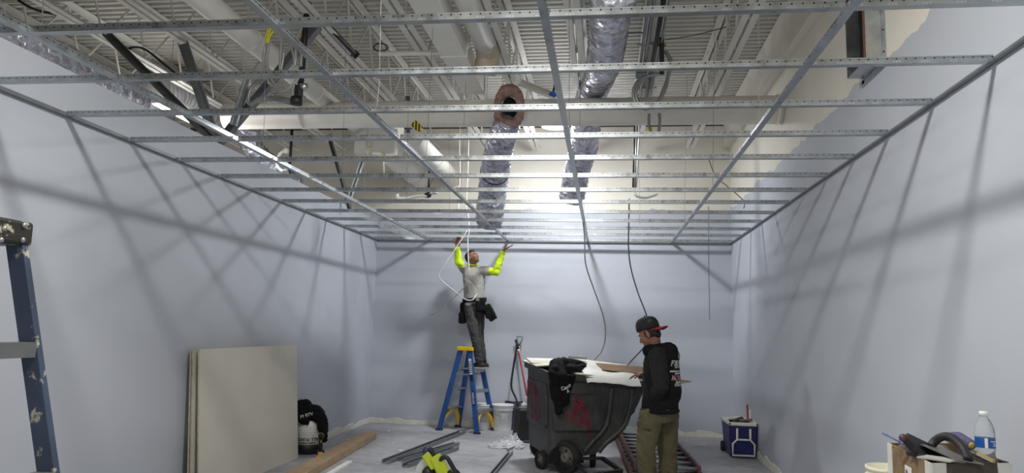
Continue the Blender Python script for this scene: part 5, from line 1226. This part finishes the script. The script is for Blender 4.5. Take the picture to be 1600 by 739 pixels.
b.ell(hc + (hu * .040 - hf * .034) * .93, (.086, .078, .086), R, 16, 10).ell(hc + (-hu * .015 - hf * .062) * .93, (.046, .070, .065), R).ell(hc + (hu * .088 + hf * .03) * .93, (.046, .058, .03), R)
for i in range(26):
    a = random.uniform(0, 2 * PI); e = random.uniform(-.3, 1.3)
    dvec = (hs * math.cos(a) * math.cos(e) - hf * abs(math.sin(a)) * math.cos(e) * .9 + hu * math.sin(e)).normalized()
    b.ell(hc + (hu * .03 - hf * .025) * .93 + dvec * .078, .016, n=8, m_=6)
blob(b, 'hair', mHAIR, wk, 0.007, 2)
mTEEG = M('grey jersey', (158, 156, 150), 0.85, var=0.12, scale=10, bumps=0.15, bscale=60)
b = mb(); loft(b, [(w(740, 470, .03), tx * .155, ty * .115), (waist, tx * .15, ty * .11), (w(741, 447, .03), tx * .155, ty * .112), (chest, tx * .165, ty * .118), (w(740, 424, .03), tx * .15, ty * .10), (w(739.5, 417.5, .03), tx * .085, ty * .075)])
for s_, e_ in ((sh_l, el_l), (sh_r, el_r)):
    b.chain([(chest.lerp(s_, .55), .075), (s_.lerp(chest, .05), .068), (s_.lerp(e_, .62), .062)], flat1=True)
shirt = blob(b, 'shirt', mTEEG, wk, 0.01, 3, 0.011, 10)
mNEON = M('neon yellow knit', (206, 236, 34), 0.75, var=0.08, scale=8, bumps=0.15)
for s_, e_, wr, sd_ in ((sh_l, el_l, wr_l, 1), (sh_r, el_r, wr_r, 2)):
    b = mb().chain([(s_.lerp(e_, .35), .055), (e_, .054), (e_.lerp(wr, .55), .047), (wr.lerp(e_, .02), .035)], flat0=True, flat1=True)
    o = blob(b, 'sleeve', mNEON, wk, 0.008, 2, 0.010, 16, sd_)
o = mb().tube([neck + hu * .012 + (tx * math.cos(a) * .062 + ty * math.sin(a) * .06) - Z * .006 * math.sin(a) * -1 for a in [2 * PI * i / 24 for i in range(25)]], 0.014, 8, caps=False).build('collar', mNEON, wk, True)
b = mb(); pr = shirt.data; bvh = BVHTree.FromPolygons([v.co for v in pr.vertices], [p.vertices for p in pr.polygons])
for (a0, c0, a1, c1_, th) in ((-.035, 0, .04, -.002, .006), (-.006, .012, .012, .014, .008), (-.02, -.012, .03, -.014, .005)):
    vs = []
    for i in range(7):
        for e in (-1, 1):
            p = w(747, 426.5, -0.25) + tx * (a0 + (a1 - a0) * i / 6) + Z * (c0 + (c1_ - c0) * i / 6 + e * th / 2 + 0.002 * math.sin(i * 2.2)); h = bvh.ray_cast(p, Vector((0, 1, 0)))
            vs.append((h[0] if h[0] is not None else p) + Vector((0, -0.003, 0)))
    b.add(vs, [(2 * i, 2 * i + 2, 2 * i + 3, 2 * i + 1) for i in range(6)])
b.build('chest_print', M('print grey', (96, 96, 94), 0.7), wk)
mPANT = M('charcoal work trousers', (66, 64, 64), 0.85, var=0.25, scale=22, wear=(110, 108, 106), wear_amt=0.68)
b = mb(); loft(b, [(w(740, 484, .04), tx * .148, ty * .112), (pelv, tx * .148, ty * .112), (w(741, 465, .03), tx * .14, ty * .105)])
for h_, k_2, a_ in ((hip_l, kn_l, an_l), (hip_r, kn_r, an_r)):
    b.chain([(h_ + Z * .02, .098), (h_.lerp(k_2, .5), .088), (k_2, .064), (k_2.lerp(a_, .55), .058), (a_ + Z * 0.0, .054)], flat1=True)
blob(b, 'trousers', mPANT, wk, 0.009, 3, 0.011, 14)
mBOOT = M('dark work boot', (34, 28, 27), 0.7, var=0.25, scale=18); mSOLE = M('boot sole', (176, 170, 158), 0.7)
sax = Vector((-0.97, 0.236, 0)); say = Vector((-0.236, -0.97, 0)); RS = Matrix((sax, say, Z)).transposed()
for a_ in (an_l, an_r):
    g = Vector((a_.x, a_.y, 0)); b = mb()
    b.chain([(g + Z * .13, .056), (g + Z * .06 - sax * .005, .052)], flat0=True); b.ell(g + Z * .042 + sax * .02, (.115, .048, .042), RS); b.ell(g + Z * .036 + sax * .115, (.062, .046, .034), RS); b.ell(g + Z * .04 - sax * .055, (.04, .042, .04), RS)
    o = blob(b, 'boot', mBOOT, wk, 0.009, 2)
    mb().prism([(-.09, -.03), (-.075, -.04), (.06, -.046), (.13, -.042), (.168, -.022), (.168, .022), (.13, .042), (.06, .046), (-.075, .04), (-.09, .03)], g + Z * .012, sax, say, 0.022).build('sole', mSOLE, o, bevel=0.004)
# tool belt with pouches
mLEA = M('black belt leather', (15, 15, 16), 0.8, var=0.3, scale=25, spec=0.2)
b = mb(); N_ = 26; c0 = w(741.5, 469, .03)
vs = []
for k in range(N_):
    a = 2 * PI * k / N_; e = tx * (math.cos(a) * .163) + ty * (math.sin(a) * .126) + Z * (0.012 * math.cos(a))
    for rr, zz in ((1.0, -.03), (1.0, .03), (1.07, .03), (1.07, -.03)): vs.append(c0 + e * rr + Z * zz)
belt_o = mb().add(vs, [(k * 4 + j, k * 4 + (j + 1) % 4, ((k + 1) % N_) * 4 + (j + 1) % 4, ((k + 1) % N_) * 4 + j) for k in range(N_) for j in range(4)]).build('tool_belt', mLEA, wk, True)
mb().box(c0 - ty * .142 + tx * .03, (.05, .012, .05), Matrix((tx, ty, Z)).transposed()).build('buckle', mGALVD, wk, bevel=0.004)
b = mb(); b.box(w(751, 478, -.09), (.13, .06, .15), Euler((0, -0.12, 0)).to_matrix()).box(w(763, 486, -.01), (.13, .11, .17), Euler((0, -0.55, 0)).to_matrix()).box(w(768, 494, 0.0), (.10, .12, .12), Euler((0, -0.6, 0)).to_matrix())
blob(b, 'tool_pouch', mLEA, belt_o, 0.009, 4, 0.008, 18)
b = mb(); b.box(w(724, 482, .03), (.07, .11, .16)).box(w(722.5, 497, .03), (.085, .13, .15))
blob(b, 'tool_pouch', mLEA, belt_o, 0.01, 3, 0.008, 18)
b = mb(); b.ell(w(732, 475, -.075), (.05, .02, .03)).ell(w(740, 472, -.08), (.055, .02, .02)); blob(b, 'shirt_tail', mTEEG, wk, 0.008, 2, 0.008, 20)

# ---------------------------------------------------------------- man at the cart
YM = 6.95
mn = thing('person', 'man in black printed hoodie, olive trousers and backward cap standing at the cart', 'person', (0.50, YM, 0))
def w(px, py, dy=0.0): return at(px, py, y=YM + dy) - mn.location
F = Vector((-0.86, 0.5, 0)).normalized(); Lf = Vector((-F.y, F.x, 0)); nb = -F
hc = w(1014, 522, 0.0); hf, hs, hu = frame((-0.80, 0.30, -0.50))
neck, chest, waist, hips = w(1024, 545), w(1034, 568), w(1034, 612), w(1031, 640)
sh_l, sh_r = w(1029, 556, -0.155), w(1040, 554, 0.16)
el_l, wr_l = w(1034, 604, -0.20), w(1021, 622, -0.12)
el_r, wr_r = w(1026, 596, 0.30), w(1008, 583, 0.36)
hip_l, hip_r = w(1018, 650, -0.07), w(1040, 650, 0.08)
kn_l, kn_r = w(1008, 698, -0.14), w(1043, 702, 0.10)
an_l, an_r = Vector((w(1014, 752, -0.07).x, -0.10, 0.085)), Vector((w(1045, 752, 0.08).x, 0.12, 0.085))
b = mb(); P2 = add_head(b, hc, hf, hs, hu, 1.0)
b.chain([(hc - hu * .05 - hf * .03, .056), (neck, .058), (chest, .08)])
loft(b, [(hips, Lf * .14, F * .10), (waist, Lf * .13, F * .095), (chest, Lf * .15, F * .10), (w(1030, 553), Lf * .11, F * .07)])
for s_, e_, wr in ((sh_l, el_l, wr_l), (sh_r, el_r, wr_r)): b.chain([(chest.lerp(s_, .6), .055), (s_, .052), (e_, .042), (wr, .029)])
for h_, k_2, a_ in ((hip_l, kn_l, an_l), (hip_r, kn_r, an_r)): b.chain([(h_, .08), (k_2, .055), (a_, .038)])
add_hand(b, wr_l, (-0.35, 0.9, -0.1), (-0.9, -0.35, 0.0), (0.4, 0.5, 0.4), 0.04, -1, k=0.95)
add_hand(b, wr_r, (-0.9, 0.15, -0.22), (0.0, 0.0, -1.0), (0.15, 0.3, 0.3), 0.08, 1, 0.6)
blob(b, 'body', mSK2, mn, 0.0065, 3)
face_details(mn, P2, hf, hs, hu)
R = rotm(hf, hs, hu); b = mb()
b.ell(hc + hu * .012 - hf * .035, (.083, .080, .085), R, 16, 10).ell(hc - hu * .03 - hf * .066, (.04, .068, .05), R).chain([(hc + hs * .074 + hf * .012 + hu * .02, .012), (hc + hs * .073 + hf * .014 - hu * .02, .007)], 8).chain([(hc - hs * .074 + hf * .012 + hu * .02, .012), (hc - hs * .073 + hf * .014 - hu * .02, .007)], 8)
blob(b, 'hair', mHAIR, mn, 0.007, 2)
# cap, worn backward: crown, red-edged brim over the nape, button
mCAP = M('black cap cloth', (24, 26, 30), 0.8, var=0.3, scale=24); mCAPR = M('red brim', (150, 40, 52), 0.75)
cf = (-hf * 0.90 + hu * 0.0 + Vector((0, 0, 0.22))).normalized(); cs = hs; cu = (hu * 0.95 - hf * 0.25).normalized(); cf = (cf - cu * cf.dot(cu)).normalized(); cs = cu.cross(cf)
RC = rotm(cf, cs, cu); cc = hc + hu * .038 - hf * .015
b = mb(); rows = []; n = 24
for i, (rr, z) in enumerate(((1.0, 0.0), (1.01, .03), (.98, .06), (.88, .09), (.66, .113), (.35, .124), (.05, .128))):
    for k in range(n):
        a = 2 * PI * k / n; b.v.append(cc + cf * (math.cos(a) * .112 * rr) + cs * (math.sin(a) * .092 * rr) + cu * z)
for i in range(6):
    for k in range(n): b.f.append((i * n + k, i * n + (k + 1) % n, (i + 1) * n + (k + 1) % n, (i + 1) * n + k))
b.f.append(tuple(range(n - 1, -1, -1))); b.f.append(tuple(6 * n + k for k in range(n)))
crown = b.build('cap_crown', mCAP, mn, True)
mb().ell(cc + cu * .129, .009, n=8, m_=6).build('cap_button', mCAP, mn, True)
b = mb(); vs = []; nx = 13
for j, (r0) in enumerate((0.0, 0.35, 0.7, 1.0)):
    for i in range(nx):
        a = (i - 6) / 6 * 1.18; inner = cf * (math.cos(a) * .110) + cs * (math.sin(a) * .091)
        out = cf * (math.cos(a * 0.75) * .19) + cs * (math.sin(a * 0.75) * .105)
        p = inner.lerp(out, r0); vs.append(cc + p + cu * (0.004 - 0.018 * (math.sin(a) ** 2) - 0.012 * r0))
b.add(vs + [p - cu * 0.006 for p in vs], [(j * nx + i, j * nx + i + 1, (j + 1) * nx + i + 1, (j + 1) * nx + i) for j in range(3) for i in range(nx - 1)] + [(4 * nx + j * nx + i, 4 * nx + (j + 1) * nx + i, 4 * nx + (j + 1) * nx + i + 1, 4 * nx + j * nx + i + 1) for j in range(3) for i in range(nx - 1)] + [(3 * nx + i, 3 * nx + i + 1, 7 * nx + i + 1, 7 * nx + i) for i in range(nx - 1)])
b.build('cap_brim', mCAPR, mn, True)
lg = (cf * 0.35 - Vector((0, 1, 0)) * 0.9); lg = (lg - cu * lg.dot(cu)).normalized(); lx = cu.cross(lg).normalized()
text('M', 'cap_logo', M('dark grey stitch', (86, 88, 92), 0.7), mn, cc + cu * .055 + lg * .05, lx, (cu * .95 - lg * .3), 0.05, target=crown, push=0.15)
# hoodie
mHOOD = M('black hoodie fleece', (21, 22, 24), 0.9, var=0.3, scale=12, bumps=0.2, bscale=120, spec=0.25)
b = mb(); loft(b, [(w(1031, 643), Lf * .195, F * .155), (w(1031, 632), Lf * .20, F * .16), (waist, Lf * .20, F * .162), (w(1034.5, 588), Lf * .205, F * .162), (chest, Lf * .20, F * .15), (w(1031, 553), Lf * .155, F * .115), (w(1026, 546), Lf * .09, F * .085)])
b.chain([(chest.lerp(sh_l, .55), .085), (sh_l, .07)])
b.chain([(chest.lerp(sh_r, .55), .085), (sh_r, .078), (el_r, .066), (wr_r.lerp(el_r, .14), .05)], flat1=True)
for a in [-1.9 + 0.38 * i for i in range(11)]: b.ell(neck + (nb * math.cos(a) * .085 + Lf * math.sin(a) * .095) - Z * (0.012 - .022 * math.cos(a)), (.05, .05, .042))
b.ell(neck + nb * .13 + Z * .0, (.085, .10, .062), rotm(nb, Lf, Z)).ell(neck + nb * .165 - Z * .06, (.06, .095, .075), rotm(nb, Lf, Z))
hood = blob(b, 'hoodie', mHOOD, mn, 0.011, 3, 0.016, 8)
b = mb(); b.chain([(sh_l + Lf * .012, .083), (sh_l.lerp(el_l, .5) + Lf * .02, .076), (el_l + Lf * .015, .072), (wr_l.lerp(el_l, .08), .052)], flat1=True)
blob(b, 'sleeve', M('black sleeve fleece', (27, 28, 31), 0.85, var=0.3, scale=12, bumps=0.2, bscale=120, spec=0.35), mn, 0.010, 2, 0.014, 11, 3)
mb().tube([w(1031, 641) + Lf * math.cos(a) * .197 + F * math.sin(a) * .157 for a in [2 * PI * i / 30 for i in range(31)]], 0.018, 8, caps=False).build('hem_band', mHOOD, mn, True)
mPRW, mPRR = M('white print', (214, 214, 210), 0.7), M('red print', (150, 66, 78), 0.7)
ux = Z.cross(nb).normalized(); ctrb = w(1037, 570) + nb * .05 - Lf * 0.0
def back(body, z, size, mat, bold=0.0, dx=0.0, nm='back_print'):
    return text(body, nm, mat, mn, Vector((ctrb.x, ctrb.y, w(1037, z).z)) + ux * dx, ux, (0, 0, 1), size, target=hood, push=0.5, offset=0.003, bold=bold)
back('U', 554.5, 0.075, mPRW, 0.0)
back('FISULA', 566.5, 0.068, mPRW, 0.002)
back('DRYWALL', 572.5, 0.026, mPRW, 0.0008)
for k, (z_, wd, nm) in enumerate(((578.5, .25, 'a'), (582.0, .14, 'b'))):
    b = mb(); bv = BVHTree.FromPolygons([v.co for v in hood.data.vertices], [p.vertices for p in hood.data.polygons]); nseg = 14 if k == 0 else 8
    for i in range(nseg):
        x0 = -wd / 2 + wd * i / nseg; x1 = x0 + wd / nseg * 0.72; vs = []
        for xx in (x0, x1):
            for zz in (-.007, .007):
                o_ = Vector((ctrb.x, ctrb.y, w(1037, z_).z + zz)) + ux * xx + nb * .5; h = bv.ray_cast(o_, -nb); vs.append((h[0] if h[0] is not None else o_ - nb * .4) + nb * .003)
        b.add(vs, [(0, 2, 3, 1)])
    b.build('back_print', mPRW, mn)
back('BERGER', 589, 0.062, mPRR, 0.0035)
back('BERGER', 589, 0.062, mPRW, -0.0005)
back('BUILD IT', 595.5, 0.030, mPRW, 0.0012)
back('STRONG', 600, 0.030, mPRW, 0.0012)
mOLV = M('olive work trousers', (92, 86, 62), 0.85, var=0.15, scale=14, bumps=0.15)
b = mb(); loft(b, [(w(1029, 658), Lf * .17, F * .145), (hips, Lf * .17, F * .145), (w(1031, 628), Lf * .155, F * .13)])
for h_, k_2, a_ in ((hip_l, kn_l, an_l), (hip_r, kn_r, an_r)):
    b.chain([(h_, .118), (h_.lerp(k_2, .45), .104), (k_2, .086), (k_2.lerp(a_, .5), .082), (a_ + Z * -0.03, .078)], flat1=True)
blob(b, 'trousers', mOLV, mn, 0.010, 3, 0.014, 10, 4)
mb().bar(w(1003, 668, -0.215), w(1017, 672, -0.215), 0.004, 0.012, (0, -1, 0)).build('pocket_seam', M('dark olive', (52, 48, 34), 0.9), mn)
sax = F; say = Vector((F.y, -F.x, 0)); RS = Matrix((sax, -say, Z)).transposed()
for a_ in (an_l, an_r):
    g = Vector((a_.x, a_.y, 0)); b = mb()
    b.chain([(g + Z * .13, .056), (g + Z * .06, .052)], flat0=True); b.ell(g + Z * .044 + sax * .03, (.12, .048, .044), RS); b.ell(g + Z * .04 + sax * .12, (.062, .046, .036), RS); b.ell(g + Z * .04 - sax * .05, (.04, .042, .04), RS)
    o = blob(b, 'boot', mBOOT, mn, 0.01, 2)
    mb().prism([(-.09, -.03), (-.075, -.04), (.06, -.046), (.13, -.042), (.175, -.022), (.175, .022), (.13, .042), (.06, .046), (-.075, .04), (-.09, .03)], g + Z * .012, sax, say, 0.022).build('sole', mSOLE, o, bevel=0.004)

# ================================================================ CABLES HANGING FROM THE GRID
cable('drop_cable', 'grey cable hanging from the grid in an S curve down behind the cart', [at(905, 300, y=8.9), at(910, 340, y=8.9), at(913.5, 372, y=8.9), at(915, 412, y=8.9), at(928, 452, y=8.9), at(942, 492, y=8.9), at(946, 522, y=8.9), at(941, 546, y=8.9), at(930, 560, y=8.8), at(922, 572, y=8.6)], 0.0085, mCONDUIT)
cable('drop_cable', 'black and white cable hanging from the grid behind the head of the man', [at(983, 310, y=9.0), at(982.5, 350, y=9.0), at(982, 386, y=9.0), at(986, 420, y=9.0), at(997, 458, y=9.0), at(1010, 492, y=9.0), at(1016, 520, y=9.0), at(1008, 540, y=8.9), at(988, 562, y=8.6), at(978, 574, y=8.4)], 0.0085, mKICK)
cable('drop_wire', 'thin pale wire hanging straight down from the grid near the right wall corner', [at(1107, 322, y=9.9), at(1107.5, 420, y=9.9), at(1108.5, 470, y=9.9), at(1109, 500, y=9.9)], 0.0045, mKICK)
t = thing('armoured_cable', 'white armoured cable hanging from the grid and looping in front of the worker', 'cable', at(733, 330, y=9.85)); q = lambda px, py, y=9.85: at(px, py, y=y) - t.location
mb().tube(smooth_path([q(731, 330, 9.9), q(733, 360), q(731, 372), q(731.5, 400), q(733, 426), q(728, 441, 9.95)], 5), 0.0085, 8).build('straight_length', M('white cable', (206, 208, 206), 0.45), t, True)
mb().tube(smooth_path([q(730, 360), q(712, 388), q(698, 409), q(688, 424), q(686, 432), q(694, 442), q(708, 453), q(721, 464), q(731, 469), q(739, 468), q(745, 459, 9.9)], 5), 0.0085, 8).build('loop_length', M('white cable', (206, 208, 206), 0.45), t, True)
mb().tube(smooth_path([q(728, 441), q(724, 450), q(706, 468), q(690, 483), q(676, 491), q(671, 491), q(671, 487)], 5), 0.0065, 8).build('tail_length', mMC, t, True)
cable('fixture_wire', 'brown wire with a small brass end dangling above the right end of the grid', [at(1108, 250, y=9.4), at(1118, 275, y=9.4), at(1135, 290, y=9.4), at(1161, 313, y=9.35), at(1162, 326, y=9.35)], 0.006, M('brown wire', (104, 66, 60), 0.6))
for px0, px1, lab in ((719, 716, 'left'), (733, 728, 'right')):
    cable('drop_wire', f'thin pale wire trailing down beside the pink mouthed duct, the {lab} one', [at(px0, 196, y=9.3), at(px0 - 1, 230, y=9.3), at(px1 + 3, 270, y=9.3), at(px1, 330, y=9.3)], 0.006, mPIPE)
